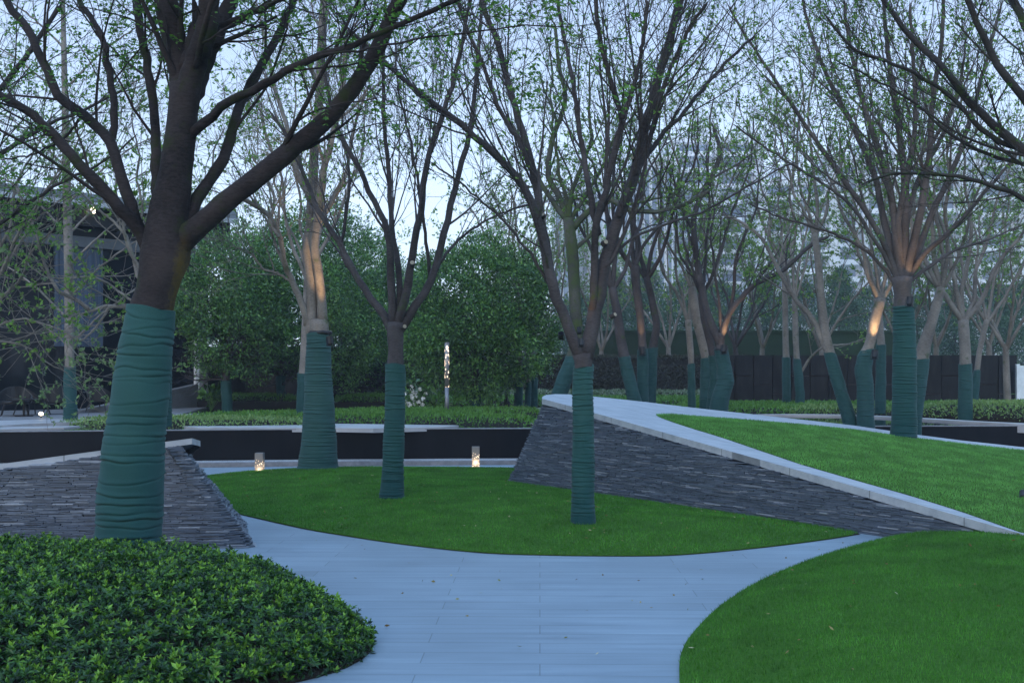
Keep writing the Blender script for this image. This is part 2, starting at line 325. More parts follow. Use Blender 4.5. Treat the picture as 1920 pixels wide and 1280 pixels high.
def paving_mat():
    m, nt, b = mat('stone_paving')
    tc = N(nt, 'TexCoord'); mp = N(nt, 'Mapping'); nt.links.new(tc.outputs['Object'], mp.inputs[0]); mp.inputs['Rotation'].default_value = (0, 0, math.radians(1.5))
    br = N(nt, 'TexBrick', Scale=1.0); br.inputs['Brick Width'].default_value = 1.9; br.inputs['Row Height'].default_value = .24; br.inputs['Mortar Size'].default_value = .0035
    br.inputs['Color1'].default_value = (.93,.93,.93,1); br.inputs['Color2'].default_value = (1.05,1.05,1.05,1); br.inputs['Mortar'].default_value = (.55,.55,.55,1); br.inputs['Mortar Smooth'].default_value = .2
    br.offset = .37; nt.links.new(mp.outputs[0], br.inputs['Vector'])
    st = N(nt, 'Mapping'); st.inputs['Scale'].default_value = (.55, 9, 1); nt.links.new(tc.outputs['Object'], st.inputs[0])
    n1 = N(nt, 'TexNoise', Scale=1.6, Detail=7, Roughness=.62); nt.links.new(st.outputs[0], n1.inputs['Vector'])
    n2 = N(nt, 'TexNoise', Scale=.8, Detail=3); nt.links.new(tc.outputs['Object'], n2.inputs['Vector'])
    r = N(nt, 'ValToRGB'); nt.links.new(n1.outputs[0], r.inputs[0])
    r.color_ramp.elements[0].position = .3; r.color_ramp.elements[0].color = (.130,.178,.220,1)
    r.color_ramp.elements[1].position = .72; r.color_ramp.elements[1].color = (.205,.268,.318,1)
    mr = N(nt, 'MapRange'); mr.inputs['From Min'].default_value = .3; mr.inputs['From Max'].default_value = .7; mr.inputs['To Min'].default_value = .9; mr.inputs['To Max'].default_value = 1.1; nt.links.new(n2.outputs[0], mr.inputs[0])
    mu = N(nt, 'MixRGB', blend_type='MULTIPLY'); mu.inputs[0].default_value = 1; nt.links.new(r.outputs[0], mu.inputs[1]); nt.links.new(br.outputs[0], mu.inputs[2])
    s_ = N(nt, 'VectorMath', operation='SCALE'); nt.links.new(mu.outputs[0], s_.inputs[0]); nt.links.new(mr.outputs[0], s_.inputs['Scale'])
    nt.links.new(s_.outputs[0], b.inputs['Base Color'])
    rr = N(nt, 'MapRange'); rr.inputs['To Min'].default_value = .42; rr.inputs['To Max'].default_value = .7; nt.links.new(n1.outputs[0], rr.inputs[0]); nt.links.new(rr.outputs[0], b.inputs['Roughness'])
    bm = N(nt, 'Bump', Strength=.25, Distance=.006); nt.links.new(n1.outputs[0], bm.inputs['Height']); nt.links.new(bm.outputs[0], b.inputs['Normal'])
    return m
M['paving'] = paving_mat()
def slate_mat():
    m, nt, b = mat('slate')
    g = N(nt, 'NewGeometry'); r = N(nt, 'ValToRGB'); nt.links.new(g.outputs['Random Per Island'], r.inputs[0])
    cs = [(0,(.040,.054,.076)), (.6,(.062,.079,.106)), (.9,(.092,.112,.142)), (1,(.24,.26,.29))]
    while len(r.color_ramp.elements) < 4: r.color_ramp.elements.new(.5)
    for el, (p, c) in zip(r.color_ramp.elements, cs): el.position = p; el.color = (*c, 1)
    tc = N(nt, 'TexCoord'); no = N(nt, 'TexNoise', Scale=25, Detail=6); nt.links.new(tc.outputs['Object'], no.inputs['Vector'])
    mr = N(nt, 'MapRange'); mr.inputs['To Min'].default_value = .6; mr.inputs['To Max'].default_value = 1.5; nt.links.new(no.outputs[0], mr.inputs[0])
    s_ = N(nt, 'VectorMath', operation='SCALE'); nt.links.new(r.outputs[0], s_.inputs[0]); nt.links.new(mr.outputs[0], s_.inputs['Scale'])
    nt.links.new(s_.outputs[0], b.inputs['Base Color']); b.inputs['Roughness'].default_value = .5
    bm = N(nt, 'Bump', Strength=.4, Distance=.004); nt.links.new(no.outputs[0], bm.inputs['Height']); nt.links.new(bm.outputs[0], b.inputs['Normal'])
    return m
M['slate'] = slate_mat()

# ------------------------------------------------------------------ polygon surfaces
def resample(pts, step=None, n=None):
    pts = np.array(pts, float); d = np.r_[0, np.cumsum(np.linalg.norm(np.diff(pts, axis=0), axis=1))]
    n = n or max(2, int(d[-1] / step) + 1); t = np.linspace(0, d[-1], n)
    return np.stack([np.interp(t, d, pts[:, i]) for i in range(pts.shape[1])], 1)
def catmull(pts, sub=6):
    p = np.array(pts, float); p = np.vstack([2 * p[0] - p[1], p, 2 * p[-1] - p[-2]]); out = []
    for i in range(1, len(p) - 2):
        for t in np.linspace(0, 1, sub, endpoint=False):
            a, b, c, d = p[i-1], p[i], p[i+1], p[i+2]
            out.append(.5 * ((2*b) + (-a + c) * t + (2*a - 5*b + 4*c - d) * t*t + (-a + 3*b - 3*c + d) * t**3))
    out.append(p[-2]); return np.array(out)
def inside(x, y, poly):
    x = np.asarray(x); y = np.asarray(y); r = np.zeros(x.shape, bool); n = len(poly); j = n - 1
    for i in range(n):
        xi, yi = poly[i][:2]; xj, yj = poly[j][:2]
        c = ((yi > y) != (yj > y)) & (x < (xj - xi) * (y - yi) / ((yj - yi) if yj != yi else 1e-9) + xi)
        r ^= c; j = i
    return r
def dist_poly(x, y, line, closed=True):
    x = np.asarray(x, float); y = np.asarray(y, float); best = np.full(x.shape, 1e9); L = np.array(line)[:, :2]
    m = len(L) if closed else len(L) - 1
    for i in range(m):
        a = L[i]; b = L[(i + 1) % len(L)]; d = b - a; q = d @ d + 1e-12
        t = np.clip(((x - a[0]) * d[0] + (y - a[1]) * d[1]) / q, 0, 1)
        best = np.minimum(best, np.hypot(x - a[0] - t * d[0], y - a[1] - t * d[1]))
    return best
def poly_surface(name, poly, zf, mat_, step=.25, parent=None, skirt=0, origin=None, holes=()):
    poly = resample(np.vstack([poly, poly[:1]]), step)[:-1][:, :2]
    x0, y0 = poly.min(0); x1, y1 = poly.max(0)
    gx, gy = np.meshgrid(np.arange(x0, x1, step), np.arange(y0, y1, step)); gx = gx.ravel() + .013; gy = gy.ravel() + .017
    k = inside(gx, gy, poly) & (dist_poly(gx, gy, poly) > step * .45)
    vs = [Vector(p) for p in poly]; es = [(i, (i + 1) % len(poly)) for i in range(len(poly))]
    for h in holes:
        h = resample(np.vstack([h, h[:1]]), step)[:-1][:, :2]; k &= ~inside(gx, gy, h) & (dist_poly(gx, gy, h) > step * .45)
        b = len(vs); vs += [Vector(p) for p in h]; es += [(b + i, b + (i + 1) % len(h)) for i in range(len(h))]
    nb = len(vs)
    vs += [Vector((a, b)) for a, b in zip(gx[k], gy[k])]
    ov, oe, of, *_ = delaunay_2d_cdt(vs, es, [], 1, 1e-5)
    V = np.array([[p.x, p.y] for p in ov]); 
    F_ = [tuple(f) for f in of]
    if holes:
        keep = []
        for f in F_:
            c = V[list(f)].mean(0)
            if not any(inside(np.array([c[0]]), np.array([c[1]]), h)[0] for h in holes): keep.append(f)
        F_ = keep
    Z = zf(V[:, 0], V[:, 1]); V3 = [tuple(map(float, (a, b, c))) for (a, b), c in zip(V, Z)]
    if skirt:
        from collections import Counter
        ec = Counter(); 
        for f in F_:
            for i in range(len(f)): ec[tuple(sorted((f[i], f[(i+1) % len(f)])))] += 1
        low = {}
        def lo(i):
            if i not in low: low[i] = len(V3); V3.append((V3[i][0], V3[i][1], V3[i][2] - skirt))
            return low[i]
        add = []
        for f in F_:
            for i in range(len(f)):
                a, b = f[i], f[(i+1) % len(f)]
                if ec[tuple(sorted((a, b)))] == 1: add.append((b, a, lo(a), lo(b)))
        if True: add += [tuple(lo(i) for i in reversed(f)) for f in F_] if len(low) == 0 else []
        F_ += add
    m = MB(); m.v = V3; m.f = F_
    return m.build(name, mat_, parent, origin=origin, smooth=False)
def scatter(poly, n, holes=()):
    poly = np.array(poly)[:, :2]; x0, y0 = poly.min(0); x1, y1 = poly.max(0); out = []
    tot = 0
    while tot < n:
        q = rng.uniform((x0, y0), (x1, y1), (n * 2, 2)); k = inside(q[:, 0], q[:, 1], poly)
        for h in holes: k &= ~inside(q[:, 0], q[:, 1], h)
        out.append(q[k]); tot += k.sum()
    return np.vstack(out)[:n]
def area(poly):
    p = np.array(poly)[:, :2]; return abs(np.sum(p[:, 0] * np.roll(p[:, 1], -1) - p[:, 1] * np.roll(p[:, 0], -1))) / 2

def blades(name, pts, zf, h, wd, mat_, parent=None, origin=None):
    n = len(pts); z = zf(pts[:, 0], pts[:, 1]) - .004
    a = rng.uniform(0, 2 * math.pi, n); hh = h * rng.uniform(.6, 1.35, n); ww = wd * rng.uniform(.7, 1.3, n)
    lean = rng.normal(0, .35, (n, 2)) * hh[:, None]
    base = np.stack([pts[:, 0], pts[:, 1], z], 1); d = np.stack([np.cos(a), np.sin(a), np.zeros(n)], 1) * ww[:, None] / 2
    tip = base + np.stack([lean[:, 0], lean[:, 1], hh], 1)
    V = np.stack([base - d, base + d, tip], 1).reshape(-1, 3)
    return mesh_np(name, V, np.arange(n * 3).reshape(-1, 3), mat_, parent, smooth=False, origin=origin)

def leaves_np(pos, dirs, length, width, fold=.25, nrm=None):
    """each leaf: rhombic blade folded on its midrib: 5 verts 2 quads... returns V,F"""
    n = len(pos); dirs = dirs / (np.linalg.norm(dirs, axis=1, keepdims=True) + 1e-9)
    if nrm is None: nrm = rng.normal(size=(n, 3)) + np.array([0, 0, .8])
    s = np.cross(dirs, nrm); s /= np.linalg.norm(s, axis=1, keepdims=True) + 1e-9
    u = np.cross(s, dirs)
    L = np.broadcast_to(length, (n,))[:, None]; W = np.broadcast_to(width, (n,))[:, None] / 2
    mid = pos + dirs * L * .5 - u * L * .03; tip = pos + dirs * L - u * L * .12
    l = pos + dirs * L * .5 + s * W + u * W * fold; r = pos + dirs * L * .5 - s * W + u * W * fold
    V = np.stack([pos, l, tip, r, mid], 1).reshape(-1, 3); b = np.arange(n)[:, None] * 5
    F_ = np.vstack([b + np.array([0, 4, 2, 1]), b + np.array([0, 3, 2, 4])])
    return V, F_
def quads_np(pos, dirs, length, width):
    n = len(pos); dirs = dirs / (np.linalg.norm(dirs, axis=1, keepdims=True) + 1e-9)
    s = np.cross(dirs, rng.normal(size=(n, 3)) + np.array([0, 0, .6])); s /= np.linalg.norm(s, axis=1, keepdims=True) + 1e-9
    L = np.broadcast_to(length, (n,))[:, None]; W = np.broadcast_to(width, (n,))[:, None] / 2
    V = np.stack([pos, pos + dirs * L * .45 + s * W, pos + dirs * L, pos + dirs * L * .45 - s * W], 1).reshape(-1, 3)
    return V, np.arange(n * 4).reshape(-1, 4)

# ------------------------------------------------------------------ terrain
def rot2(x, y): return x, y
ground = MB()
ground.add([(-1500,-1500,-.03),(1500,-1500,-.03),(1500,22.3,-.03),(-1500,22.3,-.03)], [(0,1,2,3)])
ground.add([(-1500,22.3,-.03),(1500,22.3,-.03),(1500,22.3,.55),(-1500,22.3,.55)], [(0,1,2,3)])
ground.add([(-1500,22.3,.55),(1500,22.3,.55),(1500,2500,.55),(-1500,2500,.55)], [(0,1,2,3)])
tag(ground.build('ground', M['turf']), kind='structure')

RIM = catmull([(-22,17.4),(-9.5,19.6),(-3.6,20.5),(2,20.9),(8,21.7),(14,21.6),(22,20.5)], 5)   # front rim of the raised pool
def off(line, d):
    L = np.array(line)[:, :2]; t = np.gradient(L, axis=0); t /= np.linalg.norm(t, axis=1, keepdims=True)
    return L + np.stack([t[:, 1], -t[:, 0]], 1) * d
pathpoly = np.vstack([[(-22, 1), (22, 1)], off(RIM, .95)[::-1]])
tag(poly_surface('path', pathpoly, lambda x, y: 0 * x + .004, M['paving'], 3.0), kind='structure')
def strip(name, line, d0, d1, z0, z1, mat_, **kw):
    a = off(line, d0); b = off(line, d1); n = len(a); m = MB()
    V = [(*p, z0) for p in a] + [(*p, z0) for p in b] + [(*p, z1) for p in a] + [(*p, z1) for p in b]
    F_ = []
    for i in range(n - 1):
        F_ += [(2*n+i, 2*n+i+1, 3*n+i+1, 3*n+i), (i, i+1, 2*n+i+1, 2*n+i), (n+i+1, n+i, 3*n+i, 3*n+i+1)]
    m.add(V, F_); return m.build(name, mat_, **kw)
tag(strip('kerb', RIM, .93, .8, -.02, .085, M['kerb']), 'low grey stone kerb running below the black pool wall', 'kerb')
tag(strip('gravel', RIM, .8, .1, -.02, .06, M['gravel']), kind='stuff', label='pale gravel strip between the kerb and the black pool wall', cat='gravel')
pw = thing('pool_wall', 'long low black polished stone wall holding the raised pool', 'wall')
strip('wall_face', RIM, .10, -.05, -.02, .625, M['black_stone'], parent=pw)
strip('rim', RIM, .112, -.05, .628, .642, M['kerb'], parent=pw)

WZ = .636
pool = np.vstack([off(RIM, -.05), [(22, 21.0)], [G(px, py, WZ)[:2] for px, py in [(1990,800),(1920,797),(1800,791),(1720,786),(1600,780),(1500,778.5),(1430,779)]],
                  [(2.0, 27.5), (-1, 31), (-8, 30), (-14, 25), (-22, 21)]])
tag(poly_surface('pool_water', pool, lambda x, y: 0 * x + WZ, M['water'], 2.0), kind='structure')
rim2 = catmull([G(px, py, .65) for px, py in [(2060,804),(1920,797.5),(1800,791.5),(1720,786.5),(1600,780.5),(1500,779),(1425,779.5)]], 4)
tag(strip('pool_rim', rim2, 0, .35, .5, .68, M['pale_paving']), 'pale stone edge along the far side of the right pool', 'pool edge')
def sheet(name, pts, z, mat_, th=.08):
    p = [G(a, b, z)[:2] for a, b in pts]; n = len(p); m = MB()
    m.add([(*q, z) for q in p] + [(*q, z - th) for q in p], [tuple(range(n)), tuple(range(2*n-1, n-1, -1))] + [(i, n + i, n + (i+1) % n, (i+1) % n) for i in range(n)])
    return m.build(name, mat_)
tag(sheet('pavement', [(-60,803),(0,797),(60,794),(250,787),(350,781),(600,775),(1000,768),(1040,768),(1040,763.5),(1000,764),(600,769.5),(340,776),(250,781),(0,788),(-120,791)], .70, M['pale_paving']), kind='structure')
tag(sheet('terrace', [(-300,800),(-60,790),(0,787.8),(250,780.8),(340,775.8),(400,760),(100,760),(-400,760)], .69, M['concrete']), kind='structure')
tag(sheet('stepping_slab', [(330,797),(370,801.5),(640,802),(700,803),(830,800),(860,797),(720,795),(600,793.5),(420,792)], .665, M['pale_paving']), 'flat pale stone slab low over the pool, left of centre', 'stone slab')
tag(sheet('stepping_slab', [(680,784.5),(820,787),(1010,794),(1010,791),(840,784),(700,781.5)], .665, M['pale_paving']), 'thin stone strip crossing the pool beside the slate wall', 'stone slab')
tag(sheet('stepping_slab', [(-40,806),(120,801),(160,797.5),(-60,801)], .66, M['pale_paving']), 'narrow stone slab at the far left pool edge', 'stone slab')

# ------------------------------------------------------------------ leafy beds and hedges
def bed(name, poly, z0, h, mat_, dens, ll, lw, label, cat, up=.9, kind=None, core=None, base=True, edge=.25):
    """clipped low planting: dark core + a skin of leaves over top and sides"""
    poly = np.array(poly)[:, :2]; c = poly.mean(0)
    hf = lambda x, y: z0 + h * (1 - np.exp(-dist_poly(x, y, poly) / edge) * .8)
    n = int(area(poly) * dens); pts = scatter(poly, n); z = hf(pts[:, 0], pts[:, 1]) + rng.normal(0, .02, n)
    pr = resample(np.vstack([poly, poly[:1]]), n=max(20, int(dens * h * .8 * 4)))
    per = np.sum(np.linalg.norm(np.diff(np.vstack([poly, poly[:1]]), axis=0), axis=1)); m2 = int(per * h * dens * .9)
    i = rng.integers(0, len(pr) - 1, m2); t = rng.random(m2)[:, None]; sp = pr[i] * (1 - t) + pr[i+1] * t
    sp = sp + rng.normal(0, .02, sp.shape); sz = z0 + rng.random(m2) * h * .8
    pos = np.vstack([np.c_[pts, z], np.c_[sp, sz]])
    d = rng.normal(size=(len(pos), 3)) * .8; d[:n, 2] = np.abs(d[:n, 2]) + up
    outw = sp - c; outw /= np.linalg.norm(outw, axis=1, keepdims=True) + 1e-9
    d[n:, :2] += outw * .9; d[n:, 2] += .3
    V, F_ = quads_np(pos, d, ll * rng.uniform(.7, 1.3, len(pos)), lw)
    if base:
        root = thing(name, label, cat, (c[0], c[1], z0)) if kind is None else None
        o = mesh_np('foliage' if root else name, V, F_, mat_, root, smooth=False, origin=(c[0], c[1], z0) if root else None)
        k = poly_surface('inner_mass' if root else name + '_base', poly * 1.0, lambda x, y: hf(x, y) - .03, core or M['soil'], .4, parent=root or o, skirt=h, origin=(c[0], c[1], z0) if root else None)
        if kind: tag(o, label, cat, kind=kind)
        return root or o

gp = lambda pts, z=.66: [G(a, b, z)[:2] for a, b in pts]
bed('ground_cover', gp([(115,794),(200,799),(330,799.5),(420,799),(610,797),(560,792),(300,790),(200,791)]), .62, .17, M['leaf_cover'], 420, .06, .03, 'low bright green planting at the left pool edge', 'ground cover', kind='stuff')
bed('ground_cover', gp([(330,790),(480,792),(720,794),(830,793),(1000,796),(1015,790),(860,783),(1020,779),(1020,772),(700,774),(600,778),(440,783),(340,786)]), .62, .17, M['leaf_hedge'], 330, .07, .03, 'low green planting island in the middle of the pool', 'ground cover', kind='stuff')
bed('clipped_hedge', [(-10.4,32.0),(-6.7,32.0),(-6.5,32.9),(-10.6,32.9)], .85, .25, M['leaf_hedge'], 500, .07, .03, 'bright green clipped hedge on the dark planter left of centre', 'hedge')
bed('clipped_hedge', [(-5.4,33.0),(-3.6,33.0),(-3.4,34.2),(-5.6,34.2)], .8, .25, M['leaf_hedge'], 500, .07, .03, 'short bright green hedge behind the second wrapped tree', 'hedge')
tag(MB().box(-10.7,-6.4,31.95,32.95,.5,.86).build('planter_wall', M['black_stone']), 'low black planter wall under the left bright hedge', 'planter')
tag(MB().box(-5.7,-3.3,32.95,34.3,.5,.80).build('planter_wall', M['black_stone']), 'low black planter wall under the short hedge', 'planter')
bed('ground_cover', [(-6.5,35.5),(7.5,35.5),(9,39.8),(-7.5,39.8)], .60, .22, M['leaf_hedge'], 160, .11, .06, 'green planting behind the pool, in front of the brown hedge', 'ground cover', kind='stuff')
bed('ground_cover', [(-6.5,39.9),(8.2,39.9),(9,41.2),(-7.5,41.2)], .72, .32, M['leaf_flower'], 260, .10, .06, 'pale flowering planting at the foot of the brown hedge', 'ground cover', kind='stuff')
bed('tall_hedge', [(-7.5,41.6),(9.5,41.6),(9.5,42.8),(-7.5,42.8)], .6, 1.75, M['leaf_brown'], 420, .10, .05, 'tall dark brown clipped hedge behind the garden', 'hedge', edge=.05)
bed('ground_cover', [(4.5,28),(8,27.3),(10.5,27.5),(14,27),(15,33.4),(5,33.4)], .58, .22, M['leaf_hedge'], 260, .09, .045, 'green planting in front of the black panel fence', 'ground cover', kind='stuff')
bed('clipped_hedge', [(9.6,25.9),(11,24.7),(13,23.4),(14.5,23.6),(15.5,26),(13.5,27.6),(11,27.8)], .64, .34, M['leaf_cover'], 420, .07, .035, 'rounded light green shrub bed right of the pool', 'shrub bed')
bed('clipped_hedge', [(7.2,27.4),(8.2,27.2),(9.9,27.0),(10.2,28.4),(8.4,28.9),(7.2,28.5)], .62, .24, M['leaf_cover'], 420, .07, .035, 'small light green shrub bed behind the leaning wrapped tree', 'shrub bed')

# ------------------------------------------------------------------ lawns
isl_front = catmull([G(*p)[:2] for p in [(450,965),(560,990),(640,1004),(760,1022),(900,1037),(1000,1041),(1100,1043),(1230,1043),(1330,1037),(1450,1025),(1550,1012),(1612,1002)]], 3)
isl = np.vstack([isl_front, [(3.3,11.85),(2.77,12.6),(1.45,14.5),(-.07,16.6),(.1,17.3),(.5,18.3)], catmull([(0.2,18.75),(-1.5,18.85),(-3.0,18.7),(-4.2,18.2),(-4.95,17.5),(-5.25,16.2),(-4.8,14.6),(-3.6,13.1)], 3)])
isl_edge = np.vstack([isl])
zi = lambda x, y: .02 + .15 * (1 - np.exp(-dist_poly(x, y, isl) / 1.0)) + .02 * np.exp(-((x + 3.1)**2 + (y - 17.6)**2) / 2)
rl_edge = catmull([(-.2,1.6),(.35,3),(.75,4.4),G(1275,1290)[:2],G(1277,1230)[:2],G(1300,1190)[:2],G(1350,1140)[:2],G(1420,1095)[:2],G(1500,1060)[:2],G(1590,1030)[:2],G(1680,1008)[:2]], 3)
rl = np.vstack([rl_edge, [(4.35,10.45),(4.8,9.98),(7,10.8),(14,12),(14,1.6)]])
zr = lambda x, y: .02 + .20 * (1 - np.exp(-dist_poly(x, y, rl_edge, False) / .62))
for nm, pl, zf, dens, h, wd, lab in [('lawn', isl, zi, 3000, .028, .008, 'lawn island'), ('lawn', rl, zr, 5200, .026, .005, 'right lawn')]:
    o = tag(poly_surface(nm, pl, zf, M['turf'], .18, skirt=.12), kind='structure')
    pts = scatter(pl, int(area(pl) * dens)); 
    vis = (np.abs(pts[:, 0]) < pts[:, 1] * .52 + .3) & (pts[:, 1] > 5.0) & (pts[:, 1] < 19.2)
    pts = pts[vis]
    tag(blades('grass', pts, zf, h, wd, M['grass']), kind='stuff', label='short mown grass of the ' + ('central lawn island between the trees' if nm == 'lawn' and pl is isl else 'lawn in the lower right corner'), cat='grass')

def litter(name, polys, zfs, n, label):
    P_ = []
    for pl, zf, k in zip(polys, zfs, n):
        q = scatter(pl, k); P_.append(np.c_[q, zf(q[:, 0], q[:, 1]) + rng.uniform(.006, .022, k)])
    p = np.vstack(P_); d = rng.normal(size=(len(p), 3)); d[:, 2] *= .25
    V, F_ = quads_np(p, d, rng.uniform(.015, .045, len(p)), rng.uniform(.01, .022, len(p)))
    tag(mesh_np(name, V, F_, M['litter'], None, smooth=False), label, 'leaf litter', kind='stuff')
M['litter'] = leaf_mat('litter', [(.10,.06,.02), (.20,.13,.05), (.16,.20,.07), (.42,.38,.25)], 0, .7, .2)
litter('leaf_litter', [isl, rl, np.array([(-1,3),(1,4),(1.5,8),(4,11),(3,11.4),(0,9.6),(-2.4,11),(-.9,8)])], [zi, zr, lambda x, y: 0 * x + .002], [420, 330, 60], 'tiny fallen leaves scattered over the front lawns and the path')
for ln, wd_ in ((isl_front, .010),):
    a_ = off(ln, wd_); b_ = off(ln, -.03); n_ = len(a_); V = [(*p, .0075) for p in a_] + [(*p, .016) for p in b_]
    tag(MB().add(V, [(i, i+1, n_+i+1, n_+i) for i in range(n_-1)]).build('soil_edge', M['soil']), kind='structure')
# ------------------------------------------------------------------ the two slate-walled ramps
RA, RB, RC = -0.125, .08125, -.0025
rz = lambda x, y: np.maximum(RA * np.asarray(x) + RB * np.asarray(y) + RC, .0)
def hit(px, py, A=RA, B=RB, C=RC):
    dx = (px - 960) / F; dz = -(py - HOR) / F; t = (C - EYE) / (dz - A * dx - B); return (t * dx, t)
def slate_wall(base, lean, ztop, parent, origin, seed, z0=-.05, course=.0085, plen=.20):
    """dry-stacked slate: every slate a thin irregular block set on the battered face"""
    r = random.Random(seed); base = np.array(base, float); lean = np.array(lean, float)
    d = np.r_[0, np.cumsum(np.linalg.norm(np.diff(base, axis=0), axis=1))]; L = d[-1]; V = []; F_ = []
    def at(s, z):
        b = np.array([np.interp(s, d, base[:, 0]), np.interp(s, d, base[:, 1])]); l = np.array([np.interp(s, d, lean[:, 0]), np.interp(s, d, lean[:, 1])])
        return b + l * z
    z = z0
    while z < 1.5:
        th = course * r.uniform(.6, 1.5); s = -r.random() * plen; any_ = False
        while s < L:
            ln = plen * r.uniform(.35, 1.7); s0 = max(s, 0); s1 = min(s + ln - .004, L); s += ln
            if s1 - s0 < .02: continue
            p0 = at(s0, z); p1 = at(s1, z); mid = (p0 + p1) / 2
            if z + th > min(float(ztop(*p0)), float(ztop(*p1))) - .004: 
                continue
            any_ = True
            t = (p1 - p0); t /= np.linalg.norm(t) + 1e-9; n = np.array([t[1], -t[0]])   # outward
            o0 = r.uniform(-.020, .009); o1 = o0 + r.uniform(-.006, .006); dz = r.uniform(-.002, .002); dz2 = dz + r.uniform(-.003, .003)
            q = [p0 + n * o0, p1 + n * o1, p1 - n * .16, p0 - n * .16]; b = len(V)
            V.extend([(*q[0], z + dz), (*q[1], z + dz2), (*q[2], z + dz2), (*q[3], z + dz), (*q[0], z + th * .97 + dz), (*q[1], z + th * .97 + dz2), (*q[2], z + th + dz2), (*q[3], z + th + dz)])
            F_.extend([(b+3,b+2,b+1,b),(b+4,b+5,b+6,b+7),(b,b+1,b+5,b+4),(b+1,b+2,b+6,b+5),(b+3,b,b+4,b+7)])
        z += th
        if not any_ and z > .1: break
    return mesh_np('slate_wall', V, np.array(F_), M['slate'], parent, smooth=False, origin=origin)
def stone_cap(outer, inner, zf, th, parent, origin, name='stone_cap'):
    poly_surface(name, outer, zf, M['cap'], .35, parent=parent, skirt=th, origin=origin, holes=[inner])

# right ramp
O = (3.0, 15.0, 0.0)
rr = thing('slate_ramp', 'slate-walled wedge with pale stone edge and sloping lawn on top, right of centre', 'garden ramp', O)
outer = [hit(*p) for p in [(1016,747),(1016,744),(1020,741),(1028,739.3),(1042,738.5),(1060,738.6),(1120,743.5),(1200,752),(1300,764),(1400,775),(1500,786),(1600,797),(1700,812),(1800,825),(1920,838),(1990,845.5)]]
outer += [(12.5,18.5),(12.5,10.3),(5.6,8.72)] + [hit(*p) for p in [(1915,1000),(1700,939),(1500,882.5),(1300,826),(1160,786.5),(1060,758.5)]]
inner = [hit(*p) for p in [(1229,777.5),(1236,782),(1260,791),(1300,804),(1350,819),(1400,836),(1500,870),(1600,899),(1700,927),(1800,958),(1908,996)]]
inner += [(5.3,9.35),(12.3,10.6),(12.3,17.6)] + [hit(*p) for p in [(1990,853),(1920,845),(1800,832),(1700,820),(1600,806),(1500,796),(1400,787.5),(1300,780.5),(1250,776.3)]]
stone_cap(np.array(outer), np.array(inner), rz, .085, rr, O)
zg = lambda x, y: rz(x, y) + .0 + .05 * (1 - np.exp(-dist_poly(x, y, inner) / .5))
poly_surface('turf', np.array(inner), lambda x, y: zg(x, y) + .004, M['turf'], .25, parent=rr, origin=O)
pts = scatter(inner, int(area(inner) * 2600)); pts = pts[(pts[:, 0] < pts[:, 1] * .52 + .3)]
tag(blades('grass', pts, zg, .032, .010, M['grass_skylit'], parent=rr, origin=O), kind='stuff')
bs = [(5.2,9.22),(4.7,9.92),(3.7,11.3),(2.77,12.6),(1.45,14.5),(.2,16.22),(-.02,16.55),(-.08,16.75),(.0,17.0),(.3,17.5),(1.2,18.5),(2.5,19.3),(5,19.5),(12,19.3)]
le = [(.38,.27)] * 5 + [(.41,.27),(.44,.26),(.46,.2),(.45,.1),(.4,0),(.2,-.35),(0,-.4),(0,-.4),(0,-.4)]
bs = [(12,19.3)][:0] + bs
# the outward normal helper expects the outside on the right of the walking direction: walk from nose to E reversed
slate_wall(bs[::-1], le[::-1], lambda x, y: float(rz(x, y)) - .07, rr, O, 3)
mb = MB(); core = [(5.6,9.8),(3.7,12.9),(1.7,15.9),(1.4,16.9),(2,17.5),(5,18.0),(12,18)]
poly_surface('earth_core', np.array(core), lambda x, y: np.maximum(rz(x, y) - .10, .01), M['soil'], .5, parent=rr, skirt=1.2, origin=O)

# left ramp
LA, LB = .138, -.13; LC = 1.035 - LA * -3.27 - LB * 10.85
lz = lambda x, y: np.maximum(LA * np.asarray(x) + LB * np.asarray(y) + LC, 0.0)
O2 = (-5.0, 11.5, 0.0)
lr = thing('slate_ramp', 'left slate-walled wedge with pale stone edge, behind the thick wrapped tree', 'garden ramp', O2)
outer2 = np.array([(-3.24,10.80),(-3.26,11.2),(-3.6,11.9),(-4.6,12.9),(-6.5,13.8),(-12,14.6),(-12,10.35),(-8,10.60),(-5.25,10.74)])
inner2 = np.array([(-4.3,11.35),(-5.0,12.3),(-6.6,13.2),(-11.6,14.0),(-11.6,10.9),(-8,11.05),(-5.25,11.15)])
stone_cap(outer2, inner2, lz, .06, lr, O2)
lg = lambda x, y: lz(x, y) + .01 * (1 - np.exp(-dist_poly(x, y, inner2) / .5))
poly_surface('turf', inner2, lambda x, y: lg(x, y) + .004, M['turf'], .3, parent=lr, origin=O2)
tag(blades('grass', scatter(inner2, int(area(inner2) * 900)), lg, .035, .012, M['grass'], parent=lr, origin=O2), kind='stuff')
bs2 = [(-12,10.0),(-5,10.3),(-3.5,10.33),(-3.0,10.34),(-2.62,10.36),(-2.5,10.42),(-2.62,10.8),(-2.8,11.3),(-3.0,12.1),(-4.5,13.4),(-7,14.6),(-12,15.2)]
le2 = [(0,.45),(-.05,.45),(-.25,.45),(-.52,.45),(-.80,.44),(-.87,.40),(-.87,.15),(-.85,-.05),(-.75,-.2),(-.4,-.4),(-.1,-.45),(0,-.45)]
slate_wall(bs2, le2, lambda x, y: float(lz(x, y)) - .045, lr, O2, 5, course=.0085, plen=.18)
poly_surface('earth_core', np.array([(-11.8,10.75),(-4.2,10.95),(-3.7,11.15),(-3.9,11.8),(-5,12.8),(-7,13.6),(-11.8,14)]), lambda x, y: np.maximum(lz(x, y) - .08, .01), M['soil'], .5, parent=lr, skirt=1.0, origin=O2)

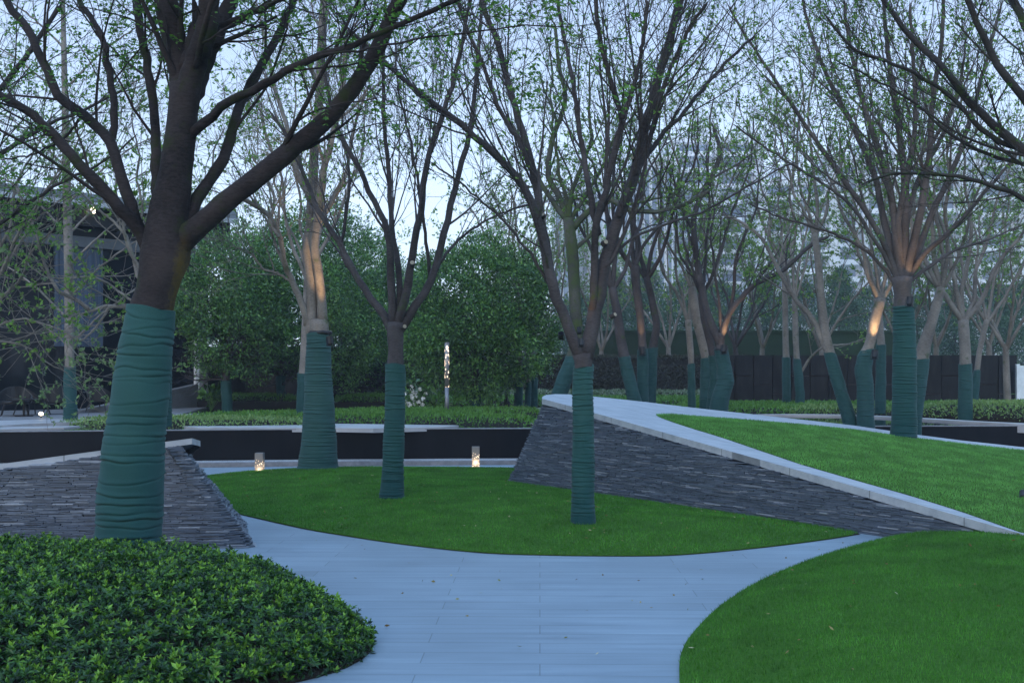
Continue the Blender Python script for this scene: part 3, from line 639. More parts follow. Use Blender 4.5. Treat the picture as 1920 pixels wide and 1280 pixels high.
# ------------------------------------------------------------------ foreground shrub bed
def big_shrub():
    edge = catmull([(-6.5,9.0),(-5,9.3),(-3.4,9.15),(-2.1,8.7),(-1.45,7.9),(-1.05,7.15),(-.86,6.65),(-.95,6.15),(-1.3,5.75),(-2.0,5.3),(-3.2,4.95),(-5,4.8),(-6.5,4.8)], 5)
    H = .42
    def hf(x, y):
        d = dist_poly(x, y, edge, False); d = np.clip(d, 0, 1.5) / 1.5
        return H * np.sqrt(np.clip(1 - (1 - d) ** 2, 0, 1)) + .03 * np.sin(x * 2.1 + 1) * np.cos(y * 1.7)
    root = thing('shrub_bed', 'large mounded glossy evergreen shrub bed in the lower left corner', 'shrub bed', (-3, 7, 0))
    o3 = (-3, 7, 0)
    poly = edge
    n = int(area(poly) * 520); p = scatter(poly, n)
    k = (p[:, 0] > -.56 * p[:, 1] - .3) ; p = p[k]
    # denser sampling on the steep rim
    rimp = scatter(poly, n * 2); rimp = rimp[(dist_poly(rimp[:, 0], rimp[:, 1], edge, False) < .22)]
    p = np.vstack([p, rimp]); eps = .03
    hx = (hf(p[:, 0] + eps, p[:, 1]) - hf(p[:, 0] - eps, p[:, 1])) / (2 * eps); hy = (hf(p[:, 0], p[:, 1] + eps) - hf(p[:, 0], p[:, 1] - eps)) / (2 * eps)
    nr = np.stack([-hx, -hy, np.ones(len(p))], 1); nr /= np.linalg.norm(nr, axis=1, keepdims=True)
    c = np.c_[p, hf(p[:, 0], p[:, 1])] + nr * (rng.normal(-.005, .024, len(p)) + .02 * np.sin(p[:, 0] * 9 + 2 * np.sin(p[:, 1] * 7)) * np.sin(p[:, 1] * 8))[:, None]
    ax = nr + rng.normal(0, .42, nr.shape) + np.array([0, 0, .35]); ax /= np.linalg.norm(ax, axis=1, keepdims=True)
    tone = np.clip(rng.beta(2, 3, len(p)) * .95, 0, 1)
    K = 10; ti = np.repeat(np.arange(len(p)), K); m_ = len(ti)
    A = ax[ti]; r_ = rng.normal(size=(len(p), 3)); u = np.cross(ax, r_); u /= np.linalg.norm(u, axis=1, keepdims=True); v = np.cross(ax, u)
    j = np.tile(np.arange(K), len(p)); ang = j * 2.399 + rng.normal(0, .2, m_); el = np.where(j < 4, rng.uniform(.9, 1.25, m_), rng.uniform(.15, .75, m_))
    d = (u[ti] * np.cos(ang)[:, None] + v[ti] * np.sin(ang)[:, None]) * np.cos(el)[:, None] + A * np.sin(el)[:, None]
    L = np.where(j < 4, rng.uniform(.022, .036, m_), rng.uniform(.032, .052, m_)) * np.repeat(rng.uniform(.7, 1.2, len(p)), K)
    pos = c[ti] - A * np.where(j < 4, 0, .018)[:, None]
    V, F_ = leaves_np(pos, d + rng.normal(0, .16, d.shape), L, L * rng.uniform(.34, .48, m_), .3, nrm=A + rng.normal(0, .25, A.shape))
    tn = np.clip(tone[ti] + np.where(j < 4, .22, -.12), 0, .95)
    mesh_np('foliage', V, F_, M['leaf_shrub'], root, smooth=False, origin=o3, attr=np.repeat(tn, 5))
    # darker old leaves filling the inside
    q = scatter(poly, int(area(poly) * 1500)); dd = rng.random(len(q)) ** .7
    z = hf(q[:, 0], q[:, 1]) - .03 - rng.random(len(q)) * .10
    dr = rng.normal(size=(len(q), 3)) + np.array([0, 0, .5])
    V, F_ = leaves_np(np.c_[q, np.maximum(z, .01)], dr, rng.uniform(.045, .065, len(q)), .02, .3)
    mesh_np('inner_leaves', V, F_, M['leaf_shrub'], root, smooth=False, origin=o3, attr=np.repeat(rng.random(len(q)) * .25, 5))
    poly_surface('inner_mass', edge, lambda x, y: np.maximum(hf(x, y) - .15, .006), M['soil'], .2, parent=root, origin=o3)
big_shrub()

# ------------------------------------------------------------------ trees
def branch_path(rg, p, d, L, n, wig, up, droop=0):
    pts = [p]; d = d / (np.linalg.norm(d) + 1e-9); st = L / (n - 1)
    for i in range(n - 1):
        d = d + rg.normal(0, wig, 3) + np.array([0, 0, up - droop * i / n]); d = d / np.linalg.norm(d); p = p + d * st; pts.append(p)
    return np.array(pts)
class Tree:
    """collects tubes by level, then builds one continuous wood mesh and one crown mesh"""
    def __init__(s, seed): s.rg = np.random.default_rng(seed); s.t = {}; s.tips = []; s.knots = []
    def add(s, pts, r, sides):
        s.t.setdefault((len(pts), sides), []).append((pts, r))
    def limb(s, pts, r0, r1, sides=12, noise=.012):
        c = catmull(pts, 5); n = 26; c = resample(c, n=n); c[1:-1] += s.rg.normal(0, noise, (n - 2, 3)); t = np.linspace(0, 1, n)
        r = r0 + (r1 - r0) * t ** .8; r = r * (1 + s.rg.normal(0, .03, n)); r2 = np.r_[.0006, r]; r2[-1] = .0006; s.add(np.vstack([c[:1] - (c[1:2] - c[:1]) * .15, c]), r2, sides); return c, r
    def grow(s, c, r, lvl, cfg):
        if lvl >= len(cfg['n']): return
        rg = s.rg; L = np.sum(np.linalg.norm(np.diff(c, axis=0), axis=1)); nc = cfg['n'][lvl]
        nc = max(1, int(round(nc * rg.uniform(.75, 1.25)))); t0 = cfg['t0'][lvl]; az = rg.uniform(0, 6.28)
        for i in range(nc):
            t = t0 + (1 - t0) * (i + rg.random()) / nc; t = min(t, .98); f = t * (len(c) - 1); k = int(f); k = min(k, len(c) - 2); a = f - k
            p = c[k] * (1 - a) + c[k+1] * a; tg = c[k+1] - c[k]; tg = tg / (np.linalg.norm(tg) + 1e-9); rr_ = r[k] * (1 - a) + r[k+1] * a
            az += 2.4 + rg.normal(0, .5); ang = math.radians(cfg['ang'][lvl]) * rg.uniform(.6, 1.4)
            u = np.cross(tg, [.3, .9, .1]); u /= np.linalg.norm(u) + 1e-9; v = np.cross(tg, u)
            d = tg * math.cos(ang) + (u * math.cos(az) + v * math.sin(az)) * math.sin(ang)
            ln = cfg['len'][lvl] * (1 - .45 * t) * rg.uniform(.6, 1.35)
            n = cfg['seg'][lvl]; pts = branch_path(rg, p, d, ln, n, cfg['wig'][lvl], cfg['up'][lvl])
            rs = min(rr_ * cfg['rr'][lvl] * rg.uniform(.75, 1.1), ln * .03 + .004); rs = max(rs, cfg['rmin'])
            rad = np.linspace(rs, max(rs * .35, cfg['rmin'] * .7), n)
            s.add(pts, rad, cfg['sides'][lvl]); s.tips.append((pts, lvl))
            s.grow(pts, rad, lvl + 1, cfg)
    def build(s, root, origin, bark, leafm, leaf, wood='trunk'):
        V = []; F_ = []; b = 0
        for (n, sd_), lst in s.t.items():
            v, f = tubes_np(np.array([q[0] for q in lst]), np.array([q[1] for q in lst]), sd_); V.append(v); F_.append(f + b); b += len(v)
        w_ = mesh_np(wood, np.vstack(V), np.vstack(F_), bark, root, origin=origin)
        if not leaf: return w_, None
        mn = leaf.get('minlvl', 1); T = [q for q in s.tips if q[1] >= mn]
        if not T: return w_, None
        pos = []; dr = []; rg = s.rg; per = leaf['per']
        # leaves come in clusters on short spurs near the twig ends
        for pts, lv in T:
            kk = rg.poisson(per)
            for _ in range(kk):
                i = len(pts) - 1 - int((rg.random() ** 1.6) * (len(pts) - 1)); i = max(i, 0); base = pts[i]
                tg = pts[i] - pts[max(i-1, 0)] if i else pts[1] - pts[0]; tg = tg / (np.linalg.norm(tg) + 1e-9)
                dd = tg * .5 + rg.normal(0, .6, 3); dd /= np.linalg.norm(dd)
                if leaf.get('compound'):
                    rl_ = leaf['len'] * rg.uniform(1.6, 2.6); side = np.cross(dd, [0, 0, 1]); side /= np.linalg.norm(side) + 1e-9
                    for q in range(4):
                        bb = base + dd * rl_ * (.25 + .25 * q) - np.array([0, 0, .02 * q * q * rl_ * 4])
                        pos += [bb, bb]; dr += [side + dd * .6 - np.array([0,0,.25]), -side + dd * .6 - np.array([0,0,.25])]
                    pos.append(base + dd * rl_); dr.append(dd)
                else:
                    for q in range(leaf.get('k', 3)): pos.append(base + rg.normal(0, .012, 3)); dr.append(dd + rg.normal(0, .55, 3) + np.array([0,0,.15]))
        pos = np.array(pos); dr = np.array(dr); n = len(pos)
        V, F2 = quads_np(pos, dr, leaf['len'] * rg.uniform(.6, 1.25, n), leaf['len'] * leaf.get('asp', .5))
        cr = mesh_np('crown', V, F2, leafm, root, smooth=False, origin=origin)
        return w_, cr

def wrap_mesh(root, origin, cen, rad, mat_, seed, pitch=.05, amp=.006, sides=36, step=.005, name='trunk_wrap', seam=.9):
    """cloth wound round the trunk: overlapping bands with creases; real relief"""
    rg = np.random.default_rng(seed); n = max(8, int(np.sum(np.linalg.norm(np.diff(cen, axis=0), axis=1)) / step))
    d = np.r_[0, np.cumsum(np.linalg.norm(np.diff(cen, axis=0), axis=1))]; t = np.linspace(0, d[-1], n)
    C_ = np.stack([np.interp(t, d, cen[:, i]) for i in range(3)], 1); R = np.interp(t, d, rad)
    a = np.arange(sides) * 2 * math.pi / sides
    disp = np.zeros((n, sides)); pos_ = pitch * .4; A_ = a[None, :]
    wd = max(pitch * .075, step * 1.1)
    while pos_ < d[-1]:
        zk = pos_ + pitch * (.18 * rg.normal() * np.sin(A_ + rg.uniform(0, 6)) + .08 * rg.normal() * np.sin(2 * A_ + rg.uniform(0, 6)) + .035 * rg.normal() * np.sin(5 * A_ + rg.uniform(0, 6)))
        win = np.clip(.55 + .75 * np.sin(A_ + rg.uniform(0, 6)) + .3 * np.sin(3 * A_ + rg.uniform(0, 6)), .35, 1); dd_ = amp * rg.uniform(.45, 1.25)
        q = (t[:, None] - zk) / wd
        disp = disp - dd_ * win * np.exp(-q ** 2) + dd_ * .55 * win * np.exp(-((q - 2.4) / 2.2) ** 2)
        pos_ += pitch * rg.uniform(.4, 1.3)
    for k in range(5):
        f = rg.uniform(4, 16); disp = disp + amp * .16 * np.sin(t[:, None] * f + rg.integers(1, 4) * A_ + rg.uniform(0, 6))
    rr_ = R[:, None] + .004 + amp * 1.0 + disp
    top = (rg.uniform(.6, 1.4) * .018) * np.sin(a * 1 + rg.uniform(0, 6)) * (R[-1] / .1) + .008 * np.sin(3 * a)
    X = np.empty((n + 1, sides, 3)); 
    for i in range(n):
        w_ = max(0, (i - n + 6) / 6)
        X[i, :, 0] = C_[i, 0] + np.cos(a) * rr_[i]; X[i, :, 1] = C_[i, 1] + np.sin(a) * rr_[i]; X[i, :, 2] = C_[i, 2] + w_ * top
    X[n] = X[n-1]; X[n, :, 0] = C_[-1, 0] + np.cos(a) * R[-1] * .9; X[n, :, 1] = C_[-1, 1] + np.sin(a) * R[-1] * .9; X[n, :, 2] -= .004
    i = (np.arange(n) * sides)[:, None]; j = np.arange(sides)[None, :]; j2 = (j + 1) % sides
    q = np.stack([i + j, i + j2, i + sides + j2, i + sides + j], -1).reshape(-1, 4)
    return mesh_np(name, X.reshape(-1, 3), q, mat_, root, origin=origin)

def pxpath(pts, Y):   # [(px,py,w)] -> centres, radii
    c = np.array([P(a, b, Y) for a, b, w_ in pts]); r = np.array([w_ * Y / F / 2 for a, b, w_ in pts]); return c, r
VASE = dict(n=[9,7,5], t0=[.22,.15,.1], ang=[24,30,38], len=[1.9,.95,.42], seg=[9,7,5], wig=[.07,.11,.16], up=[.07,.06,.03], rr=[.55,.6,.6], sides=[6,4,3], rmin=.0028)
BG = dict(n=[6,6,5], t0=[.2,.15,.1], ang=[34,38,42], len=[1.7,.9,.42], seg=[8,6,4], wig=[.12,.15,.18], up=[.05,.04,.02], rr=[.55,.55,.6], sides=[5,3,3], rmin=.004)
def traced_tree(label, Y, wrap, neck, limbs, seed, bark='bark_brown', leafm='leaf_young', leaf=None, cfg=VASE, wrapm='wrap', pitch=.09, amp=.006, sides=36, group='garden trees with green wrapped trunks', dz=0.0, crown_dy=None, name='wrapped_tree'):
    """wrap: px centre line of the cloth from ground up, neck: bare trunk above it, limbs: ([(px,py)], w0, w1, dY)"""
    cw, rw = pxpath(wrap, Y); cn, rn = pxpath(neck, Y); O_ = cw[0].copy(); O_[2] -= .0
    root = thing(name, label, 'tree', O_, group)
    T = Tree(seed)
    C_ = np.vstack([cw, cn]); R_ = np.r_[rw, rn]; dd = np.r_[0, np.cumsum(np.linalg.norm(np.diff(C_, axis=0), axis=1))]
    tt = np.linspace(0, dd[-1], 30); CC = np.stack([np.interp(tt, dd, C_[:, i]) for i in range(3)], 1); RR = np.interp(tt, dd, R_)
    RT = RR * (1 + T.rg.normal(0, .015, 30)); T.add(np.vstack([CC, CC[-1:] + (CC[-1:] - CC[-2:-1]) * .4]), np.r_[RT, .001], 20)
    for L in limbs:
        pts, w0, w1, dY = L[:4]; n = len(pts); y0 = L[4] if len(L) > 4 else 0
        c = [P(a, b, Y + y0 + dY * (i / (n - 1)) ** 1.2) for i, (a, b) in enumerate(pts)]
        c, r = T.limb(c, w0 * Y / F / 2, w1 * Y / F / 2, 12 if w0 > 10 else 7, noise=.006)
        T.grow(c, r, 0, cfg)
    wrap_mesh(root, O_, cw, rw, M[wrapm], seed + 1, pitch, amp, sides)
    T.build(root, O_, M[bark], M[leafm], leaf)
    return root, T

# --- T1 the thick foreground tree
Y1 = 8.6
t1, T1 = traced_tree('thick dark foreground tree, trunk wrapped in teal cloth, rising from the shrub bed', Y1,
    [(242,1100,120),(241,1020,114),(242,985,112),(244,940,112),(246,900,110),(250,850,106),(254,810,101),(258,775,99),(262,750,98),(266,710,94),(271,680,92),(274,640,90),(279,610,84),(284,577,78)],
    [(290,560,72),(299,520,78),(308,490,88),(313,465,98),(314,440,84),(314,410,76),(322,370,70),(328,340,63),(332,300,60),(338,260,57),(343,210,55),(348,160,58)],
    [([(292,490),(272,455),(250,415),(218,385),(180,342),(125,282),(62,217),(0,180),(-60,140)], 30, 12, -.3),
     ([(262,430),(243,375),(222,310),(205,264),(168,222),(112,182),(84,125),(50,55),(18,10),(-20,-60)], 24, 14, .5),
     ([(208,268),(216,215),(206,150),(190,65),(150,5),(130,-60)], 16, 10, .8, .2),
     ([(312,430),(325,350),(338,260),(345,170),(330,100),(318,30),(300,-40),(290,-120)], 62, 40, .2),
     ([(342,230),(360,140),(380,80),(392,20),(395,-60)], 50, 34, -.3),
     ([(345,230),(372,150),(405,70),(428,10),(450,-60)], 36, 26, .4),
     ([(300,420),(292,340),(292,250),(284,170),(268,80),(255,0),(250,-60)], 22, 15, .9, .15),
     ([(318,480),(350,445),(385,412),(432,372),(500,318),(575,258),(640,192),(690,122),(728,45),(760,-20),(790,-90)], 47, 22, -.6),
     ([(352,262),(372,240),(402,214),(432,190),(482,165),(540,132),(600,105),(668,82),(740,50),(820,15),(880,-10)], 20, 7, -1.0),
     ([(345,440),(368,375),(398,330),(425,285),(440,230),(455,185),(492,120),(530,50),(560,-20)], 26, 14, 1.0),
     ([(385,80),(412,50),(455,30),(520,4),(560,-20)], 13, 8, -.2),
     ([(600,104),(680,92),(760,78),(830,66),(900,60),(990,48),(1060,50)], 5, 2, -.4, -.75),
     ([(350,130),(362,70),(376,30),(400,-30)], 30, 22, .5),
     ([(208,620),(110,640)][:0] or [(150,222),(120,260),(60,290),(0,300)], 6, 3, .3, .3),
    ], 11, 'bark_thick', 'leaf_near', dict(per=.9, len=.04, asp=.55, compound=True, minlvl=1),
    cfg=dict(n=[6,5,4], t0=[.25,.2,.1], ang=[38,40,42], len=[1.35,.75,.36], seg=[9,7,5], wig=[.09,.12,.15], up=[.05,.04,.0], rr=[.32,.5,.6], sides=[6,4,3], rmin=.0022),
    pitch=.11, amp=.013, sides=80, group='nearest wrapped garden trees')
# --- T3
VN = dict(n=[9,6,4], t0=[.2,.15,.1], ang=[22,28,36], len=[2.0,.95,.42], seg=[9,7,5], wig=[.06,.10,.15], up=[.06,.05,.03], rr=[.38,.55,.6], sides=[6,4,3], rmin=.0022)
LF = dict(per=1.0, len=.055, asp=.5, k=3, minlvl=2)
t3, _ = traced_tree('slim vase-shaped tree with teal wrapped trunk standing on the middle of the lawn island', 13.4,
    [(735,945,45),(735,925,42),(736,900,37),(738,850,35),(739,800,34),(741,750,33),(741,710,33),(741,683,32)],
    [(742,670,30),(742,650,28),(741,625,32),(742,605,30)],
    [([(738,628),(722,595),(697,560),(668,520),(650,480),(626,440),(600,400),(575,340),(548,270),(500,200)], 17, 5, .8),
     ([(738,610),(734,560),(732,490),(726,430),(700,375),(665,300),(632,240),(612,160),(600,80)], 17, 5, -.5),
     ([(742,610),(750,540),(742,470),(734,420),(730,340),(722,250),(718,150),(722,40),(725,-50)], 14, 4, .4),
     ([(745,608),(764,540),(775,460),(790,390),(802,300),(830,215),(858,120),(880,10),(890,-60)], 18, 5, -.6),
     ([(748,622),(778,575),(808,525),(830,450),(850,360),(876,270),(892,160),(900,60),(906,-50)], 18, 5, .7),
     ([(808,528),(800,460),(786,360),(770,260),(745,160),(740,60)], 8, 3, -.4, .3),
     ([(815,510),(845,465),(888,428),(945,398),(1010,380)], 7, 3, .5, .4),
     ([(660,508),(640,470),(650,400),(655,320),(640,260),(620,200),(610,120)], 8, 3, .5, .4),
    ], 23, 'bark_brown', 'leaf_young', LF, cfg=VN, pitch=.055, amp=.012)
# --- T4
t4, _ = traced_tree('forked bare-branched tree with teal wrapped trunk in front of the slate wall', 11.25,
    [(1094,992,44),(1094,978,42),(1093,940,38),(1093,880,38),(1094,840,36),(1093,790,35),(1093,740,33),(1094,700,33),(1094,686,33)],
    [(1094,676,34),(1092,664,38)],
    [([(1090,672),(1076,640),(1056,590),(1038,540),(1024,480),(1012,425),(998,382),(968,330),(930,292),(865,235),(785,172),(705,102),(640,40)], 24, 6, -.6),
     ([(1030,505),(1020,440),(1006,350),(985,270),(962,190),(940,100),(905,10),(880,-60)], 18, 9, .5, -.1),
     ([(1098,672),(1108,620),(1120,560),(1134,490),(1152,430),(1176,370),(1196,300),(1212,225),(1240,130),(1272,10),(1290,-60)], 29, 14, .3),
     ([(1112,580),(1116,500),(1117,430),(1135,360),(1150,290),(1166,220),(1150,170),(1128,90),(1116,0),(1110,-50)], 16, 7, -.5),
     ([(1166,222),(1190,160),(1205,80),(1215,0)], 10, 6, -.3, -.4),
     ([(1160,405),(1190,330),(1235,262),(1290,200),(1350,130),(1420,60)], 12, 5, .7),
     ([(1122,440),(1105,350),(1088,250),(1076,160),(1062,90),(1045,0),(1040,-50)], 13, 6, .6),
     ([(1046,560),(1010,500),(960,430),(905,380),(860,340),(800,300)], 7, 3, -.8),
     ([(1135,500),(1180,450),(1250,420),(1330,390),(1420,340),(1500,300)], 7, 3, .9),
     ([(1190,330),(1225,240),(1245,160),(1290,60),(1330,0)], 11, 6, -.6, .1),
     ([(1008,370),(990,300),(935,200),(905,120),(870,40),(850,-40)], 11, 5, -.5),
    ], 31, 'bark_brown', 'leaf_young', dict(per=.5, len=.045, asp=.5, k=3, minlvl=1), cfg=VN, pitch=.05, amp=.011)
def pruned_stub(root, px, py, Y, rpx, dirv):
    c = P(px, py, Y); O_ = np.array(root.location); rr_ = rpx / F * Y; d = np.array(dirv, float); d /= np.linalg.norm(d); a = c - d * .05; b = c + d * .012
    st_ = MB().tube([a, c, b], [rr_ * 1.25, rr_ * 1.08, rr_], 12, cap=False).build('pruned_stub', M['bark_brown'], root, origin=O_, smooth=True)
    MB().tube([b - d * .004, b + d * .002], rr_ * .93, 12).build('cut_face', M['cut_wood'], st_, origin=O_)
for a_ in [(t4, 1017, 402, 11.12, 4.5, (-.2,-1,.3)), (t4, 1135, 454, 11.2, 4.5, (.5,-1,.3)), (t4, 1152, 590, 11.1, 4, (.7,-.8,.4)), (t4, 1187, 296, 11.3, 3.5, (-.4,-1,.2)), (t3, 773, 493, 13.2, 4.5, (.1,-1,.4)), (t3, 758, 612, 13.3, 4, (.6,-1,.2))]: pruned_stub(*a_)
# --- T5 on the ramp
traced_tree('broad fan-shaped tree with dark teal wrapped trunk standing on top of the right ramp lawn', 17.7,
    [(1693,826,48),(1694,815,45),(1695,790,42),(1696,740,40),(1696,700,40),(1696,650,38),(1695,610,36),(1694,576,34)],
    [(1694,565,30),(1692,545,32),(1691,520,38)],
    [([(1688,540),(1672,490),(1650,440),(1612,380),(1570,320),(1520,250),(1460,160),(1400,70),(1360,0)], 13, 4, -.6),
     ([(1688,535),(1670,470),(1655,400),(1640,330),(1600,240),(1555,150),(1520,60),(1500,-20)], 16, 5, .6),
     ([(1690,530),(1680,450),(1672,370),(1650,290),(1620,200),(1595,90),(1580,-10)], 18, 5, -.4),
     ([(1692,530),(1696,440),(1697,350),(1688,260),(1672,150),(1660,50),(1655,-40)], 20, 6, .4),
     ([(1696,530),(1712,460),(1730,380),(1742,300),(1748,200),(1765,90),(1770,-20)], 18, 6, -.4),
     ([(1700,530),(1722,470),(1752,390),(1790,310),(1820,220),(1850,110),(1880,0)], 15, 5, .7),
     ([(1702,525),(1730,480),(1775,440),(1830,380),(1890,310),(1950,240)], 12, 4, -.5),
     ([(1705,528),(1735,505),(1790,470),(1850,450),(1920,420)], 8, 3, .7),
     ([(1684,545),(1655,500),(1610,460),(1540,430),(1470,410),(1400,380)], 8, 3, .4),
     ([(1680,520),(1640,450),(1590,380),(1520,330),(1440,280),(1370,230)], 9, 3, -.9),
     ([(1690,500),(1684,420),(1700,330),(1716,230),(1712,120),(1706,0)], 14, 5, -.8),
     ([(1693,500),(1700,420),(1720,340),(1770,250),(1800,150),(1815,50)], 12, 4, .9),
    ], 41, 'bark_mid', 'leaf_young', dict(per=1.3, len=.065, asp=.5, k=3, minlvl=1), cfg=dict(VN, n=[9,6,4], len=[2.2,1.1,.5], rmin=.0035), pitch=.06, amp=.014)
# --- T2 twin-stemmed, behind, base flared
t2, T2 = traced_tree('twin-stemmed pale tree with flared teal wrapped base at the back of the lawn island', 17.6,
    [(596,884,82),(597,872,70),(597,850,66),(598,820,60),(598,780,55),(598,740,50),(597,700,46),(597,660,42),(597,628,40)],
    [(598,618,36),(598,600,34)],
    [([(590,640),(584,600),(586,560),(582,510),(576,470),(582,430),(586,370),(588,300),(596,220),(600,120),(606,0),(606,-60)], 26, 12, .3),
     ([(606,612),(603,560),(598,510),(590,470),(594,420),(600,350),(620,270),(640,180),(650,60)], 20, 8, -.3),
     ([(576,610),(566,570),(548,528),(532,490),(524,440),(500,400),(470,380),(420,365)], 14, 7, -.8),
     ([(548,530),(520,512),(495,505),(475,480),(462,470)], 6, 3, -.3, -.2),
     ([(524,445),(505,410),(515,380),(498,330),(470,290)], 7, 4, .4, -.6),
     ([(594,420),(625,370),(650,320),(662,250),(690,160)], 11, 4, .8),
     ([(586,380),(560,330),(545,260),(520,180),(500,90),(480,0)], 12, 5, .9),
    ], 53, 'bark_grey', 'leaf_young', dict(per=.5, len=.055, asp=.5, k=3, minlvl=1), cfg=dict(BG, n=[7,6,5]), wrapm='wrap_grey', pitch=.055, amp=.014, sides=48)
# --- other traced trees behind
BGL = dict(per=2.0, len=.07, asp=.5, k=3, minlvl=1)
BG2 = dict(BG, n=[4,5,3])
def fan(px, py, n, w_, up, spread, seed, dy=1.0, wend=3):
    """n limbs springing from a fork at px,py: crooked pixel paths of height up and half-spread"""
    r = random.Random(seed); out = []
    for i in range(n):
        k = (i + .5) / n * 2 - 1; k += r.uniform(-.15, .15); pts = [(px, py + 6)]; x, y = px, py; wob = 0
        st = 8
        for q in range(1, st + 1):
            f = q / st; x = px + k * spread * (f ** .8) + wob; wob += r.uniform(-13, 13); y = py - up * f * (1 - .25 * abs(k)) + r.uniform(-9, 9); pts.append((x, y))
        out.append((pts, w_ * r.uniform(.6, .95), wend * .8, r.uniform(-dy, dy)))
    return out
def bgtree(label, Y, wrap, neck, nl, lw, up, spread, seed, bark='bark_grey', leafm='leaf_young', leaf=BGL, cfg=BG2, extra=(), **kw):
    px, py, _ = neck[-1]
    return traced_tree(label, Y, wrap, neck, fan(px, py, nl, lw, up, spread, seed) + list(extra), seed, bark, leafm, leaf, cfg, wrapm=kw.pop('wrapm', 'wrap_grey'), sides=kw.pop('sides', 24), pitch=kw.pop('pitch', .06), amp=kw.pop('amp', .014), **kw)

bgtree('tall straight slender tree in front of the dark glass building', 23, [(132,796,24),(132,770,22),(131,730,20),(131,688,18)],
    [(130,670,17),(130,600,17),(129,500,17),(127,420,16),(124,300,14),(121,150,11),(118,0,8),(117,-60,7)], 2, 5, 80, 60, 61,
    extra=[([(129,500+d),(129+s*60,440+d),(129+s*130,390+d),(129+s*190,370+d)], 5, 2, dy) for d, s, dy in [(0,1,.5),(60,1,-.8),(100,-1,.6),(150,1,.9),(-60,-1,-.6),(-120,1,.5),(-180,-1,.6),(-240,1,-.5),(-300,-1,.5),(-340,1,.5),(-400,-1,-.5),(-60,1,.8)]])
bgtree('pale crooked-branched tree partly hidden behind the thick foreground trunk', 15.5, [(303,800,34),(303,760,32),(304,700,30),(305,640,28)], [(305,600,24),(300,580,24)], 4, 12, 420, 180, 62,
    extra=[([(296,590),(260,580),(205,574),(165,585),(140,600),(118,605)], 9, 4, -.6), ([(168,580),(140,560),(110,545),(85,500),(72,455),(55,400),(30,350)], 8, 3, -.3, -.3), ([(205,574),(190,600),(150,640),(120,620),(60,600)], 5, 2, .3, -.3),
           ([(300,560),(260,520),(235,440),(170,380),(120,330)], 8, 3, .8), ([(298,590),(240,560),(180,520),(90,520),(20,470)], 6, 2, .6)])
bgtree('grey tree off the left edge whose leafy twigs cross the glass building', 16, [(-60,840,34),(-58,760,30),(-56,700,28)], [(-54,640,26),(-50,560,24)], 6, 13, 420, 260, 63, leafm='leaf_pale',
    extra=[([(-50,600),(0,560),(40,520),(60,470),(100,430)], 9, 3, -.6), ([(-50,580),(10,500),(60,420),(120,370)], 9, 3, .6), ([(-52,640),(0,640),(50,650),(90,680),(130,700)], 6, 2, .5), ([(-52,660),(0,610),(60,600),(120,640),(150,670)], 6, 2, -.5)])
bgtree('grey-barked tree behind the twin-stemmed tree with dark wrapped trunk', 24, [(566,786,20),(568,740,20),(570,700,20)], [(572,660,18),(575,600,18),(578,520,16)], 5, 10, 420, 160, 64)
bgtree('leaning wrapped tree just behind the high end of the slate ramp', 24.5, [(1040,764,26),(1050,735,28),(1062,700,28),(1076,668,27)], [(1082,640,24),(1078,560,22),(1074,480,22),(1066,410,22)], 4, 14, 330, 180, 65, bark='bark_moss',
    extra=[([(1074,430),(1100,400),(1140,375),(1175,392),(1230,397),(1290,380),(1340,350)], 13, 6, -.8), ([(1068,420),(1050,370),(1028,330),(1036,260),(1060,190),(1048,120),(1040,40)], 14, 6, .3), ([(1075,470),(1115,430),(1110,390),(1085,372),(1060,385)], 9, 5, .3)])
bgtree('wrapped tree curving left, first of the trio behind the ramp', 25, [(1200,775,24),(1190,752,23),(1182,720,22),(1170,668,20)], [(1163,630,18),(1158,590,17),(1148,540,15)], 4, 11, 420, 150, 66, bark='bark_brown')
bgtree('wrapped tree standing straight in the middle of the trio behind the ramp', 25.6, [(1206,775,20),(1205,740,19),(1205,655,18)], [(1204,640,15),(1200,590,15),(1192,530,16),(1190,500,18)], 4, 11, 380, 150, 67, bark='bark_brown')
bgtree('wrapped tree leaning right, last of the trio behind the ramp', 26.2, [(1216,775,22),(1219,740,20),(1224,652,16)], [(1232,610,14),(1222,560,13),(1212,520,13)], 4, 10, 380, 170, 68, bark='bark_brown')
bgtree('slim wrapped tree left of the crooked pair by the black fence', 28, [(1297,772,12),(1297,740,12),(1296,682,11)], [(1295,660,12),(1290,600,12)], 4, 9, 380, 140, 69)
bgtree('wrapped tree directly behind the crooked pair by the black fence', 27, [(1322,772,20),(1323,740,19),(1324,672,18)], [(1318,640,20),(1305,590,20),(1297,540,16)], 4, 8, 400, 170, 70)
bgtree('slender wrapped tree, left stem of the crooked pair', 26, [(1332,780,16),(1336,740,15),(1340,700,14),(1336,666,14)], [(1334,650,14),(1322,600,16),(1316,550,17)], 4, 8, 400, 170, 71, bark='bark_brown')
bgtree('crooked swollen wrapped tree with warm light at its fork, right stem of the pair', 25.2, [(1346,780,32),(1350,750,32),(1360,715,30),(1358,690,26),(1352,656,22)], [(1350,645,16),(1352,625,16)], 3, 10, 380, 130, 72, bark='bark_brown',
    extra=[([(1352,640),(1362,600),(1388,560),(1420,530),(1470,505),(1520,460),(1560,440)], 13, 6, -.7), ([(1350,645),(1330,600),(1316,540),(1304,470),(1302,400),(1330,340),(1350,290),(1335,230)], 17, 7, .4)])
bgtree('thin straight wrapped tree in front of the black fence', 31, [(1475,775,15),(1475,740,14),(1474,670,13)], [(1473,640,11),(1472,560,11),(1470,500,10)], 4, 7, 360, 130, 73)
